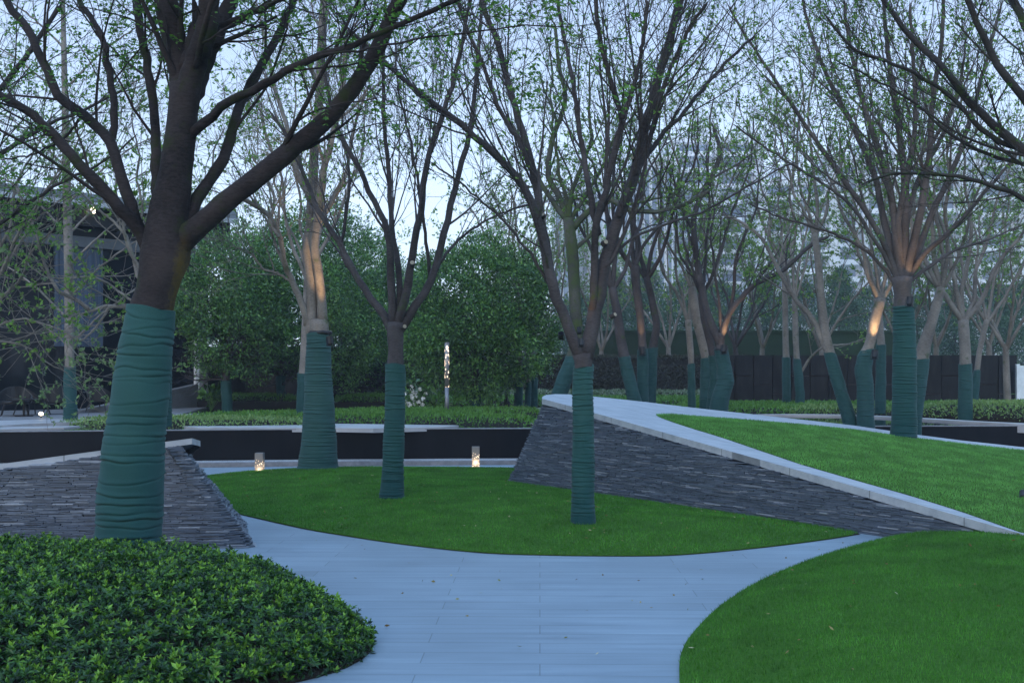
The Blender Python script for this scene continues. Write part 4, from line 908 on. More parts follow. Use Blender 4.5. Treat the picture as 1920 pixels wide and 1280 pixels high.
bgtree('thin wrapped tree with a low side branch in front of the black fence', 30.5, [(1500,777,15),(1500,740,15),(1497,700,14),(1494,672,11)], [(1492,640,11),(1490,560,11)], 4, 7, 400, 130, 74,
    extra=[([(1501,700),(1520,670),(1545,650),(1590,645),(1630,630)], 6, 2, -.5)])
bgtree('strongly leaning wrapped tree rooted at the pool behind the ramp', 20.6, [(1600,812,26),(1594,790,24),(1580,745,22),(1566,700,21),(1556,662,19)], [(1548,630,17),(1540,560,14),(1533,480,13),(1528,440,12)], 4, 9, 380, 150, 75,
    extra=[([(1552,660),(1525,600),(1490,560),(1462,510),(1430,450),(1395,420),(1350,400)], 12, 5, .6)], sides=30)
bgtree('wrapped tree with a bulge near the top and a bright uplit stem, by the pool', 20.4, [(1624,815,30),(1623,780,28),(1622,730,27),(1619,690,28),(1622,668,26),(1627,655,20)], [(1632,640,18),(1640,600,20),(1652,560,18)], 4, 11, 420, 170, 76, sides=30)
bgtree('dim wrapped tree between the uplit stem and the thick ramp tree', 27, [(1650,775,18),(1651,740,17),(1652,645,15)], [(1650,620,14),(1645,560,14)], 4, 9, 400, 150, 77)
bgtree('wrapped tree half hidden right behind the fan-shaped ramp tree', 20.9, [(1714,822,22),(1716,780,22),(1722,720,26),(1728,672,26)], [(1732,650,24),(1748,600,18),(1765,540,16)], 5, 12, 420, 170, 78, sides=30)
bgtree('wrapped tree standing behind the shrub bed at the far right', 25, [(1810,795,24),(1810,760,23),(1810,720,22),(1810,682,21)], [(1810,660,20),(1806,600,19)], 5, 12, 420, 200, 79)
bgtree('thin dim wrapped tree just right of the far right wrapped tree', 29, [(1826,775,12),(1828,740,12),(1832,694,10)], [(1836,660,10),(1850,600,10)], 4, 7, 380, 160, 80)
for k, (px, w_, top) in enumerate([(972,14,712),(990,9,716),(1001,12,708)]):
    bgtree('small wrapped trunk, %s of three left of the ramp tip' % ['leftmost', 'middle', 'rightmost'][k], 30 + k, [(px,772,w_),(px,740,w_),(px+1,top,w_-1)], [(px+1,690,w_-3),(px,660,w_-3)], 4, 6, 330, 110, 81 + k)
# --- off-frame trees whose limbs reach into the picture from the right
traced_tree('dark branched tree outside the right edge, limbs sweeping up to the left', 10.5,
    [(2190,1010,60),(2190,900,56),(2185,760,52),(2180,660,48)], [(2178,600,44),(2170,540,46)],
    [([(2165,560),(2100,450),(2010,350),(1925,285),(1840,215),(1770,130),(1700,60),(1640,-20)], 30, 8, .5),
     ([(2165,560),(2080,420),(1990,300),(1930,200),(1870,120),(1830,40),(1800,-40)], 30, 9, -.5),
     ([(2170,560),(2110,400),(2030,250),(1960,120),(1900,0),(1870,-60)], 30, 12, .8),
     ([(2160,570),(2040,440),(1930,380),(1840,340),(1740,325),(1660,330),(1610,350)], 16, 4, -.8),
     ([(2010,350),(1930,310),(1850,290),(1780,250),(1710,190),(1640,150),(1560,110)], 10, 3, .3, .3),
     ([(1925,285),(1850,250),(1780,180),(1700,130),(1600,90),(1540,20)], 12, 4, -.4, .3)],
    91, 'bark_dark', 'leaf_near', dict(per=.5, len=.04, asp=.5, k=3, minlvl=1), cfg=dict(VN, n=[8,6,4], ang=[30,34,40], len=[1.3,.7,.33], rmin=.0024), pitch=.08, sides=30, group='wrapped trees just outside the frame')
traced_tree('grey branched tree outside the left edge, thin limbs reaching over the building', 13,
    [(-260,960,50),(-255,850,44),(-250,700,40)], [(-245,640,36),(-240,560,36)],
    [([(-240,570),(-160,450),(-80,360),(0,290),(80,240),(170,200),(250,160)], 18, 4, .5), ([(-240,570),(-170,420),(-90,280),(-10,180),(60,90),(120,0)], 20, 7, -.5),
     ([(-240,570),(-120,480),(0,420),(100,350),(200,300),(260,250)], 14, 3, -.6)],
    92, 'bark_dark', 'leaf_young', dict(per=.5, len=.045, asp=.5, k=3, minlvl=1), cfg=VN, sides=24, group='wrapped trees just outside the frame')

# --- background grove: each its own tree, copies of a few grown ones
def grove_proto(seed, bark, leafm, label, wrapped=True):
    rg = np.random.default_rng(seed); root = thing('grove_tree', label, 'tree', (0, 0, 0), 'bare garden trees in the background grove'); T = Tree(seed)
    lean = rg.normal(0, .05, 2); c = np.array([(lean[0] * z + .04 * math.sin(z * 2 + seed), lean[1] * z, z) for z in np.linspace(-.1, 2.2, 14)]); r = np.linspace(.15, .11, 14)
    T.add(c, r * .8, 12)
    for i in range(5):
        a = i * 2.4 + rg.uniform(0, .5); d = np.array([math.cos(a) * .5, math.sin(a) * .5, 1.0]); pts = branch_path(rg, c[-2] + rg.normal(0, .02, 3), d, rg.uniform(3.8, 5.4), 26, .05, .012)
        rr_ = np.linspace(.055, .009, 26); T.add(pts, rr_, 8); T.grow(pts, rr_, 0, dict(BG, n=[6,5,3], len=[1.9,.95,.45], rmin=.005, seg=[7,5,4]))
    if wrapped: wrap_mesh(root, (0, 0, 0), c[:10], r[:10] + .003, M['wrap_grey'], seed, .09, .009, 20, .03)
    T.build(root, (0, 0, 0), M[bark], M[leafm], dict(per=2.0, len=.11, asp=.5, k=3, minlvl=1)); return root
protos = [grove_proto(201, 'bark_grey', 'leaf_pale', '', False), grove_proto(202, 'bark_brown', 'leaf_young', '', False), grove_proto(203, 'bark_grey', 'leaf_young', '', False)]
spots = [(1120,44,1.0,0),(1250,44,1.05,2),(1385,37,1.0,1),(1420,39,1.0,0),(1545,37,1.0,0),(1690,36,1.0,2),(1745,37,1.0,0),(1850,36,1.0,2),(1890,30,.9,0),
         (930,44,1.1,2),(660,45,1.1,1),(500,48,1.2,2),(-40,30,1.0,1),(1010,47,1.1,0)]
where = {1120:'behind the leaning trunk at the ramp tip',1160:'behind the trio of wrapped trunks, left side',1250:'right of the trio behind the ramp',1270:'farther back right of the trio, in front of the brown hedge',1385:'right of the crooked pair, left part of the black fence',
  1420:'slim pale one near the left end of the black fence',1440:'tallest behind the left half of the black fence',1545:'behind the leaning pool-side trunk',1590:'tall one behind the leaning pool-side trunk',1690:'behind the fan-shaped ramp tree',1745:'pale one close behind the right half of the ramp tree',
  1770:'behind the black fence right of the ramp tree',1850:'beside the far right wrapped trunk',1890:'pale one near the right picture edge',1935:'at the right picture edge behind the shrub bed',930:'behind the round evergreen, right side',760:'behind the gap between the two round evergreens',
  660:'behind the left evergreen group, right side',500:'behind the left evergreen group',-40:'at the left picture edge by the glass building',1010:'distant one behind the ramp tip'}
used = set()
for k, (px, Y, s_, v) in enumerate(spots):
    X = (px - 960) / F * Y; lab = ['pale-barked', 'brown-barked', 'grey-barked'][v] + ' thinly leafed tree ' + where[px]; a = (k * 2.1) % 6.28
    if v not in used:
        used.add(v); o = protos[v]; o.location = (X, Y, .55); o.rotation_euler = (0, 0, a); o.scale = (s_,) * 3; o['label'] = lab
    else: copy_tree(protos[v], (X, Y, .55), a, s_, lab)

# --- dense round evergreens
def evergreen(label, px, Y, cx, top, bot, half, seed, n=26000, wrapw=18, wrap=True, squash=1.0, ll=.10):
    rg = np.random.default_rng(seed); b = P(px, 775, Y); b[2] = .55; root = thing('round_evergreen', label, 'tree', b, 'dense round evergreen trees')
    X0 = (cx - 960) / F * Y; R = half / F * Y; zt = EYE + (HOR - top) / F * Y; zb = EYE + (HOR - bot) / F * Y; zc = zb + (zt - zb) * .42; T = Tree(seed)
    r0 = wrapw / F * Y / 2; zw = EYE + 15 / F * Y
    tr = np.array([(b[0] + .02 * math.sin(z * 3), Y, z) for z in np.linspace(.5, zc, 12)]); T.add(tr, np.linspace(r0, r0 * .5, 12), 12)
    for i in range(34):
        z = zb + (zc - zb) * rg.random() * .9; a = rg.uniform(0, 6.28); d = np.array([math.cos(a), math.sin(a), rg.uniform(-.05, .9)])
        pts = branch_path(rg, np.array([b[0], Y, z]), d, R * rg.uniform(.7, 1.0), 9, .12, .03); T.add(pts, np.linspace(.04, .01, 9), 5)
        T.grow(pts, np.linspace(.04, .01, 9), 0, dict(BG, n=[6,4,0][:2], len=[1.0,.5], seg=[6,5], rmin=.005))
    if wrap: wrap_mesh(root, b, tr[:5] if zw > tr[4][2] else tr[:4], np.full(5 if zw > tr[4][2] else 4, r0), M['wrap_grey'], seed, .08, .008, 20, .03)
    T.build(root, b, M['bark_brown'], None, None)
    # leaf clumps: many small tufts over the crown's surface and inside, leaves within a tuft share a direction
    nt_ = n // 16; u = rg.normal(size=(nt_, 3)); u /= np.linalg.norm(u, axis=1, keepdims=True)
    lob = 1 + .13 * np.sin(u[:, 0] * 5 + seed) * np.sin(u[:, 2] * 6 + 1) + .09 * np.sin(u[:, 1] * 9 + u[:, 0] * 7 + u[:, 2] * 8) + rg.normal(0, .02, nt_)
    rad = np.where(rg.random(nt_) < .72, rg.uniform(.88, 1.0, nt_), rg.random(nt_) ** .5 * .9)
    up = u[:, 2] > 0; hz = np.where(up, zt - zc, zc - zb)
    c = np.stack([X0 + u[:, 0] * R * lob * rad, Y + u[:, 1] * R * lob * rad * squash, zc + u[:, 2] * hz * lob * rad * np.where(up, 1, .95)], 1)
    ti = np.repeat(np.arange(nt_), 16); pos = c[ti] + rg.normal(0, .09, (len(ti), 3)); d = u[ti] * .6 + rg.normal(0, .6, (len(ti), 3)) + np.array([0, 0, .1])
    # sparser at the underside so that the twigs show
    keep = (pos[:, 2] > zb + (zc - zb) * .7) | (rg.random(len(pos)) < .45); pos = pos[keep]; d = d[keep]
    V, F_ = quads_np(pos, d, ll * rg.uniform(.7, 1.3, len(pos)), ll * .42); mesh_np('crown', V, F_, M['leaf_ever'], root, smooth=False, origin=b)
    return root
evergreen('dense round evergreen nearest the dark glass building', 425, 30, 440, 432, 712, 105, 301, 44000, 18)
evergreen('largest dense evergreen behind the twin-stemmed tree', 527, 32.5, 600, 395, 722, 150, 302, 72000, 16)
evergreen('dome-shaped dense evergreen standing alone in the centre', 891, 29, 900, 458, 742, 142, 303, 76000, 20)
evergreen('low dense evergreen filling behind the slim lawn tree', 735, 36, 745, 500, 735, 95, 304, 34000, 12)

# --- far trees
def far_proto(seed, conical):
    rg = np.random.default_rng(seed); root = thing('far_tree', '', 'tree', (0, 0, 0), 'dense distant trees beyond the garden wall')
    T = Tree(seed); c = np.array([(0, 0, z) for z in np.linspace(0, 9, 8)]); T.add(c, np.linspace(.3, .08, 8), 8)
    for i in range(14):
        a = i * 2.4; T.add(branch_path(rg, np.array([0, 0, 2.5 + i * .4]), np.array([math.cos(a), math.sin(a), .7]), 2.5, 7, .1, .03), np.linspace(.08, .02, 7), 4)
    T.build(root, (0, 0, 0), M['bark_brown'], None, None)
    n = 1500; z = 2 + 9 * rg.random(n) ** (1.1 if conical else .8); f = (z - 2) / 9
    rmax = 2.9 * (1 - f) ** .7 + .2 if conical else 3.2 * np.sqrt(np.clip(1 - (f * 1.9 - .9) ** 2, 0.02, 1)); a = rg.uniform(0, 6.28, n)
    rmax = rmax * (1 + .2 * np.sin(a * 3 + z * 1.5 + seed)); rr_ = rmax * rg.random(n) ** .35; c = np.stack([np.cos(a) * rr_, np.sin(a) * rr_, z], 1)
    ti = np.repeat(np.arange(n), 9); pos = c[ti] + rg.normal(0, .22, (len(ti), 3)); d = rg.normal(size=(len(ti), 3)); V, F_ = quads_np(pos, d, .26 * rg.uniform(.6, 1.3, len(ti)), .13)
    mesh_np('crown', V, F_, M['leaf_far'], root, smooth=False); return root
fp = [far_proto(401, True), far_proto(402, False)]
far_spots = [(640,62,.95,1,'behind the largest evergreen'),(470,60,.85,1,'behind the evergreen nearest the glass building'),(830,75,.8,1,'left behind the centre dome evergreen'),(1150,66,.95,0,'pointed, between the forked tree and the trio'),(1210,72,1.1,0,'pointed and tall behind the trio'),
  (1085,70,.8,1,'rounded, behind the leaning mossy tree'),(1290,60,.8,1,'rounded, above the brown hedge end'),(1350,75,.95,1,'rounded, beyond the crooked pair'),(1430,68,.9,0,'pointed, above the left black fence'),(1500,80,1.0,1,'rounded, beyond the thin fence trees'),
  (1575,66,.95,0,'pointed, just left of the uplit stem'),(1640,74,.9,1,'rounded, behind the uplit stem'),(1720,66,.75,1,'rounded, behind the fan-shaped tree'),(1790,70,.85,0,'pointed, right of the fan-shaped tree'),(1860,62,.8,1,'rounded, above the right end of the black fence'),(1930,68,.9,1,'rounded, at the right edge'),(960,78,.8,1,'rounded, behind the right flank of the dome evergreen')]
used = set()
for k, (px, Y, s_, v, lab) in enumerate(far_spots):
    X = (px - 960) / F * Y; lab = 'distant dark green tree, ' + lab
    if v not in used: used.add(v); o = fp[v]; o.location = (X, Y, .5); o.scale = (s_ * .72,) * 3; o['label'] = lab
    else: copy_tree(fp[v], (X, Y, .5), k * 1.3, s_ * .72, lab)

# ------------------------------------------------------------------ walls and fences at the back
gw = thing('garden_wall', 'dark olive green wall behind the trees and brown hedge', 'wall', (10, 46, .5))
MB().box(2.5,16.5,46,46.3,.4,3.45).build('wall_panel', M['green_wall'], gw, origin=(10,46,.5)); MB().box(2.45,16.55,45.95,46.35,3.452,3.55).build('coping', M['green_wall'], gw, origin=(10,46,.5))
fn = thing('panel_fence', 'black panelled stone fence behind the wrapped trees on the right', 'fence', (11, 34, .5))
x = 6.5; k = 0; r = random.Random(4)
MB().box(6.4,15.8,34.10,34.22,.45,2.26).build('backing', M['fence_gap'], fn, origin=(11,34,.5))
while x < 15.6:
    w_ = .6; f = .0 if k % 3 else .01
    o_ = MB(); h = r.choice([1.35, 1.62, 1.05])
    o_.box(x + .014, x + w_ - .014, 34.0 - f, 34.08, .5, h - .014).box(x + .014, x + w_ - .014, 34.0 - f, 34.08, h + .014, 2.28)
    o_.build('panel', M['fence_black'], fn, origin=(11,34,.5)); x += w_; k += 1
tag(MB().box(15.9,16.0,33.6,33.7,.5,2.0).box(15.9,17.4,33.62,33.68,.9,1.95).build('white_board', M['white_panel']), 'white board on a post at the right picture edge', 'board')
dw = thing('boundary_wall', 'dark boundary wall behind the bright left hedge', 'wall', (-7, 36, .5))
MB().box(-10.5,-4.2,36,36.2,.45,2.6).build('wall_panel', M['fence_black'], dw, origin=(-7,36,.5))

# ------------------------------------------------------------------ glass pavilion on the left
def pavilion():
    O_ = (-11, 31, .5); root = thing('glass_pavilion', 'low dark glass pavilion with thin flat roof at the left', 'building', O_)
    A = np.array([-22.0, 20.6]); Bp = np.array([-9.9, 33.2]); d = (Bp - A) / np.linalg.norm(Bp - A); nrm = np.array([d[1], -d[0]])   # facing the garden
    L = np.linalg.norm(Bp - A)
    MB().obox(A - nrm * .25, Bp - nrm * .25, .1, .5, 6.1).build('wall', M['black_stone'], root, origin=O_)
    n = 12
    for i in range(n):
        s0 = A + d * L * i / n; s1 = A + d * L * (i + 1) / n
        for z0, z1 in ((.62, 2.45), (2.47, 5.3), (5.64, 6.3)):
            wv = r.uniform(-.006, .006)
            MB().obox(s0 + d * .012 + nrm * wv, s1 - d * .012 - nrm * wv, .03, z0, z1).build('glass_pane', M['painted_reflection_glass'] if (i in (6, 7, 9) and z0 == 2.47) else M['dark_glass'], root, origin=O_)
    for i in range(0, n + 1, 1):
        s0 = A + d * L * i / n - nrm * .06; MB().obox(s0 - d * .02, s0 + d * .02, .06, .62, 5.3).build('mullion', M['metal_dark'], root, origin=O_)
    MB().obox(A + nrm * .02, Bp + nrm * .02, .18, 5.32, 5.62).build('transom', M['transom'], root, origin=O_)
    # roof slab with pale trim, overhanging
    a = A + nrm * .9; b = Bp + nrm * .9 + d * 1.0; m = MB(); back = -nrm * 9
    m.add([(*a,6.45),(*b,6.45),(*(b+back),6.45),(*(a+back),6.45),(*a,6.74),(*b,6.74),(*(b+back),6.74),(*(a+back),6.74)], [(3,2,1,0),(4,5,6,7),(0,1,5,4),(1,2,6,5),(2,3,7,6),(3,0,4,7)])
    rf = m.build('roof', M['roof_metal'], root, origin=O_)
    MB().obox(a + nrm * .04, b + nrm * .04, .07, 6.36, 6.50).build('roof_trim', M['roof_trim'], rf, origin=O_)
    MB().obox(a - nrm * .5, b - nrm * .5, .1, 5.9, 6.44).build('soffit_beam', M['metal_dark'], root, origin=O_)
    c0 = Bp + d * .05 + nrm * .05
    MB().obox(c0 - nrm * .06, c0 + nrm * .08, .12, .6, 6.4).build('column', M['white_panel'], root, origin=O_)
    c1 = Bp + d * .3 + nrm * .02
    MB().obox(c1 - nrm * .1, c1 + nrm * .12, .18, .6, 6.4).build('column', M['metal_grey'], root, origin=O_)
    # side wall running away behind the trees
    MB().obox(Bp + d * .35, Bp + d * .35 - nrm * 8, .1, .5, 6.3).build('wall', M['black_stone'], root, origin=O_)
    for t_ in (.80,):
        q = A + d * L * t_ + nrm * .6
        MB().tube([(*q, 6.25), (*q, 6.4)], .06, 12).build('downlight', M['lamp_globe'], root, origin=O_)
pavilion()
# concrete wedge in front of the glass
m = MB(); a0 = P(140, 788, 27.0); a1 = P(372, 720, 32.0); a0[2] = .69
m.add([(a0[0],a0[1],.6),(a1[0],a1[1],.6),(a1[0]-.3,a1[1]+.4,.6),(a0[0]-.3,a0[1]+.4,.6),(a0[0],a0[1],.72),(a1[0],a1[1],a1[2]),(a1[0]-.3,a1[1]+.4,a1[2]),(a0[0]-.3,a0[1]+.4,.72)], [(3,2,1,0),(4,5,6,7),(0,1,5,4),(1,2,6,5),(2,3,7,6),(3,0,4,7)])
tag(m.build('ramp_wall', M['concrete']), 'low grey wedge-shaped concrete wall rising in front of the glass pavilion', 'wall')

def lounge_chair():
    root = thing('lounge_chair', '', 'chair', (0, 0, 0), 'black lounge chairs on the terrace')
    s = MB(); # bucket seat: curved shell
    n = 14
    for i in range(n):
        a0_, a1_ = math.radians(-20 + 220 * i / n), math.radians(-20 + 220 * (i + 1) / n)
        h0 = .36 + .34 * max(0, math.sin(a0_)) ** .8; h1 = .36 + .34 * max(0, math.sin(a1_)) ** .8
        for ri, ro in ((.33, .36),):
            s.add([(ri*math.cos(a0_),ri*math.sin(a0_),.3),(ro*math.cos(a0_),ro*math.sin(a0_),.3),(ro*math.cos(a1_),ro*math.sin(a1_),.3),(ri*math.cos(a1_),ri*math.sin(a1_),.3),
                   (ri*1.1*math.cos(a0_),ri*1.1*math.sin(a0_),h0),(ro*1.1*math.cos(a0_),ro*1.1*math.sin(a0_),h0),(ro*1.1*math.cos(a1_),ro*1.1*math.sin(a1_),h1),(ri*1.1*math.cos(a1_),ri*1.1*math.sin(a1_),h1)],
                  [(3,2,1,0),(4,5,6,7),(0,1,5,4),(2,3,7,6),(1,2,6,5),(3,0,4,7)])
    s.build('backrest', M['plastic_black'], root)
    MB().tube([(0,0,.27),(0,0,.33),(0,0,.36)], [.31,.33,.30], 20).build('seat', M['plastic_black'], root, smooth=True)
    for sx, sy in ((1,1),(1,-1),(-1,1),(-1,-1)): MB().tube([(.22*sx,.22*sy,.29),(.30*sx,.30*sy,0)], .014, 8).build('leg', M['metal_dark'], root)
    return root
lc = lounge_chair(); cs = [(60,26.2,2.6,'black lounge chair left of the straight slender wrapped trunk'),(28,25.6,.4,'black lounge chair nearest the left picture edge'),(108,26.6,3.4,'black lounge chair half behind the straight slender wrapped trunk'),(192,27.6,2.9,'black lounge chair before the concrete wedge, left of the thick trunk')]
for k, (px, Y, rz_, lab) in enumerate(cs):
    loc = ((px - 960) / F * Y, Y, .69)
    if k == 0: lc.location = loc; lc.rotation_euler = (0, 0, rz_); lc['label'] = lab
    else: copy_tree(lc, loc, rz_, 1, lab)
tb = thing('side_table', 'low dark round table between the lounge chairs at the left', 'table', ((45-960)/F*25.2, 25.2, .69))
MB().tube([(0,0,.38),(0,0,.41)], .38, 24).build('table_top', M['metal_dark'], tb); MB().tube([(0,0,0),(0,0,.015),(0,0,.02),(0,0,.38)], [.2,.2,.03,.03], 16).build('pedestal', M['metal_dark'], tb)

# ------------------------------------------------------------------ lamps
def holes_mat(name, body, sx=1):
    m, nt, b = mat(name); tc = N(nt, 'TexCoord'); mp = N(nt, 'Mapping'); mp.inputs['Scale'].default_value = (1, 1, .62); nt.links.new(tc.outputs['Object'], mp.inputs[0])
    v = N(nt, 'TexVoronoi', Scale=sx); nt.links.new(mp.outputs[0], v.inputs['Vector'])
    lt = N(nt, 'Math', operation='LESS_THAN'); lt.inputs[1].default_value = .34; nt.links.new(v.outputs['Distance'], lt.inputs[0])
    b.inputs['Base Color'].default_value = (*body, 1); b.inputs['Roughness'].default_value = .45; b.inputs['Metallic'].default_value = .3
    mu = N(nt, 'Math', operation='MULTIPLY'); mu.inputs[1].default_value = 1.2; nt.links.new(lt.outputs[0], mu.inputs[0])
    b.inputs['Emission Color'].default_value = (1, .74, .48, 1); nt.links.new(mu.outputs[0], b.inputs['Emission Strength']); return m
M['holes'] = holes_mat('perforated_lamp', (.17,.17,.18), 46)
M['holes_big'] = holes_mat('perforated_column', (.25,.24,.23), 17)
def bollard(px, Y, hgt, label):
    loc = ((px - 960) / F * Y, Y, 0.0); root = thing('bollard_light', label, 'bollard light', loc, 'perforated bollard lights along the back path')
    MB().box(-.065,.065,-.065,.065,.0,.285 * hgt / .39).build('lantern_body', M['holes'], root)
    MB().box(-.067,.067,-.067,.067,.2855 * hgt / .39, hgt).build('top_cap', M['metal_grey'], root)
    l = bpy.data.lights.new('bollard_glow', 'POINT'); l.energy = 1.2; l.color = (1, .7, .42); l.shadow_soft_size = .05; o = bpy.data.objects.new('bollard_glow', l); COL.objects.link(o); o.parent = root; o.location = (0, -.12, .12)
bollard(487, 17.5, .40, 'small perforated bollard light at the left end of the lawn island')
bollard(892, 19.0, .40, 'small perforated bollard light beside the slate ramp on the right')
def small_lamp(px, py, Y, s, label, z):
    loc = ((px - 960) / F * Y, Y, z); root = thing('garden_lamp', label, 'lamp', loc)
    MB().tube([(0,0,0),(0,0,.10*s)], .03*s, 10).build('lamp_foot', M['metal_dark'], root)
    v = []; 
    MB().tube([(0,0,.10*s),(0,0,.13*s),(0,0,.19*s),(0,0,.23*s),(0,0,.25*s)], [.04*s,.085*s,.10*s,.07*s,.02*s], 16).build('globe', M['lamp_globe'], root, smooth=True)
small_lamp(869, 768, 31.0, .6, 'round glowing lamp low beside the centre evergreen', .55)
small_lamp(573, 781, 28.0, .6, 'round glowing lamp just left of the twin-stemmed wrapped tree', .52)
small_lamp(77, 790, 24.2, .5, 'warm glowing lantern on the terrace by the lounge chairs', .70)
pc = thing('light_column', 'tall slim perforated column glowing with warm dots, left of the centre evergreen', 'light column', ((838-960)/F*26.3, 26.3, .6))
MB().tube([(0,0,0),(0,0,.76)], .055, 20).build('column_base', M['metal_grey'], pc, smooth=True)
MB().tube([(0,0,.762),(0,0,1.84)], .056, 24).build('lit_shaft', M['holes_big'], pc, smooth=True)
MB().tube([(0,0,1.841),(0,0,1.87)], .058, 20).build('column_cap', M['metal_grey'], pc)
bp_ = thing('dark_bollard', 'slim dark post standing right of the centre evergreen trunk', 'post', ((950-960)/F*32, 32, .55))
MB().tube([(0,0,0),(0,0,.38)], .08, 14).build('post_base', M['metal_dark'], bp_); MB().tube([(0,0,.381),(0,0,1.35)], .045, 12).build('post_shaft', M['metal_dark'], bp_)

def spotlight(px, py, Y, label, target, energy, size=.09, dx=0, blend=.8, ang=50):
    """flood fixture strapped to a tree: housing, bracket, glowing lens and its real lamp"""
    p = P(px, py, Y); root = thing('tree_spotlight', label, 'spotlight', p, 'black floodlights strapped to tree trunks')
    t = P(*target) - p; q = Vector(t).to_track_quat('-Z', 'Y'); root.rotation_mode = 'XYZ'
    e_ = q.to_euler(); root.rotation_euler = e_; s = size
    MB().tube([(0,0,s*1.1),(0,0,s*.9),(0,0,0),(0,0,-s*.5)], [s*.35,s*.5,s*.55,s*.62], 16).build('housing', M['plastic_black'], root)
    MB().tube([(0,0,-s*.505),(0,0,-s*.52)], s*.5, 16).build('lens', M['lens_glow'] if energy > 15 else M['dark_glass'], root)
    MB().box(-s*.68,-s*.6,-s*.1,s*.1,-.1*s,s*1.2).box(s*.6,s*.68,-s*.1,s*.1,-.1*s,s*1.2).box(-s*.68,s*.68,-s*.1,s*.1,s*1.2,s*1.3).build('bracket', M['metal_dark'], root)
    l = bpy.data.lights.new('flood', 'SPOT'); l.energy = energy; l.color = (1, .62, .30); l.spot_size = math.radians(ang); l.spot_blend = blend; l.shadow_soft_size = .03
    o = bpy.data.objects.new('flood', l); COL.objects.link(o); o.parent = root; o.location = (0, 0, -s * .62)
spotlight(618, 636, 17.1, 'black floodlight strapped to the twin-stemmed tree, top of its wrap', (597, 450, 17.4), 140)
spotlight(1052, 628, 11.1, 'black floodlight on the left stem of the forked tree', (1046, 520, 10.6), 2.0, .05)
spotlight(1090, 640, 11.0, 'black floodlight in the fork of the forked tree', (1096, 470, 11.5), 4, .05)
spotlight(1086, 618, 11.45, 'small black floodlight behind the fork of the forked tree', (1075, 440, 12.2), 3, .045)
spotlight(1358, 652, 24.9, 'black floodlight at the fork of the crooked wrapped pair', (1366, 590, 25.1), 40, .12)
spotlight(1640, 662, 20.0, 'black floodlight below the bright uplit stem', (1648, 575, 20.35), 70, .10)
spotlight(1706, 562, 17.3, 'black floodlight at the top of the fan-shaped tree wrap', (1722, 430, 17.6), 38, .09)
spotlight(1204, 655, 25.3, 'black floodlight on the middle trunk of the trio behind the ramp', (1200, 560, 25.55), 20, .12)
spotlight(1918, 925, 12.0, 'black ground floodlight on the ramp lawn at the right edge', (1900, 700, 14), 0.5, .06)
# straps of cloth tape that tie the fixtures on
def strap(px, py, Y, rpx, label):
    c = P(px, py, Y); rr_ = rpx * Y / F; m = MB(); n = 24; V = []; F_ = []
    for i in range(n):
        a = i / n * 6.283; j = random.Random(i).uniform(-.006, .006)
        for (rr2, zz) in ((rr_, -.03), (rr_ + .012, -.02), (rr_ + .016, .015), (rr_, .03)): V.append((c[0] + math.cos(a) * rr2, c[1] + math.sin(a) * rr2, c[2] + zz + j))
    for i in range(n):
        for k in range(3): F_.append((i*4+k, ((i+1)%n)*4+k, ((i+1)%n)*4+k+1, i*4+k+1))
    m.add(V, F_); tag(m.build('trunk_strap', M['plastic_black'], smooth=True), label, 'strap', 'black straps round tree trunks')
strap(600, 624, 17.6, 21, 'black strap round the top of the twin-stemmed tree wrap')
strap(1352, 655, 25.2, 12, 'black strap round the fork of the crooked wrapped tree')

# ------------------------------------------------------------------ flowers and broad-leaved plants by the pool
def leafy_plant(px, Y, z, n, ll, lw, h, label, seed, flowers=0):
    rg = np.random.default_rng(seed); loc = ((px - 960) / F * Y, Y, z); root = thing('broadleaf_plant', label, 'plant', loc)
    m = MB(); tips = []
    for i in range(n):
        a = rg.uniform(0, 6.28); hh = h * rg.uniform(.3, 1); o = np.array([math.cos(a), math.sin(a), 0]) * rg.uniform(.05, .3)
        m.tube([(0, 0, 0), tuple(o * .6 + np.array([0, 0, hh * .6])), tuple(o + np.array([0, 0, hh]))], [.008, .006, .004], 5, cap=False); tips.append((o + np.array([0, 0, hh]), a))
    m.build('stem', M['leaf_ever'], root)
    pos = np.array([t[0] for t in tips for _ in range(3)]); d = np.array([[math.cos(t[1]), math.sin(t[1]), .3] for t in tips for _ in range(3)]) + rg.normal(0, .6, (n * 3, 3))
    V, F_ = leaves_np(pos, d, ll * rg.uniform(.7, 1.2, len(pos)), lw, .3); mesh_np('foliage', V, F_, M['leaf_ever'], root, smooth=False)
    if flowers:
        c = np.array([tips[i % n][0] for i in range(flowers)]) + rg.normal(0, .07, (flowers, 3)) + np.array([0, -.1, 0]); 
        for q_ in c:
            a_ = np.arange(6) * 1.047 + rg.uniform(0, 1); dv = np.stack([np.cos(a_), -.5 + 0 * a_, np.sin(a_)], 1) + rg.normal(0, .12, (6, 3))
            V, F_ = quads_np(np.tile(q_, (6, 1)), dv, .075, .06); V = V.reshape(6, 4, 3)
            vv = [tuple(q_)]; ff = []
            for z_ in V: b_ = len(vv); vv += [tuple(z_[1]), tuple(z_[2]), tuple(z_[3])]; ff.append((0, b_, b_ + 1, b_ + 2))
            MB().add(vv, ff).build('flower', M['petal'], root)
leafy_plant(764, 30.0, .6, 14, .2, .08, .5, 'white flowering plant just right of the slim lawn tree wrap', 1, 10)
leafy_plant(786, 29.6, .6, 18, .2, .08, .6, 'white flowering plant, fullest with blossom, left of the light column', 2, 24)
leafy_plant(776, 31.0, .6, 16, .28, .12, .95, 'dark broad-leaved plant standing behind the white flowers', 3)
leafy_plant(818, 30.2, .6, 14, .34, .15, .85, 'broad-leaved plant close left of the light column', 4)
leafy_plant(832, 29.6, .6, 16, .2, .05, .35, 'low spiky plant at the foot of the light column', 5)
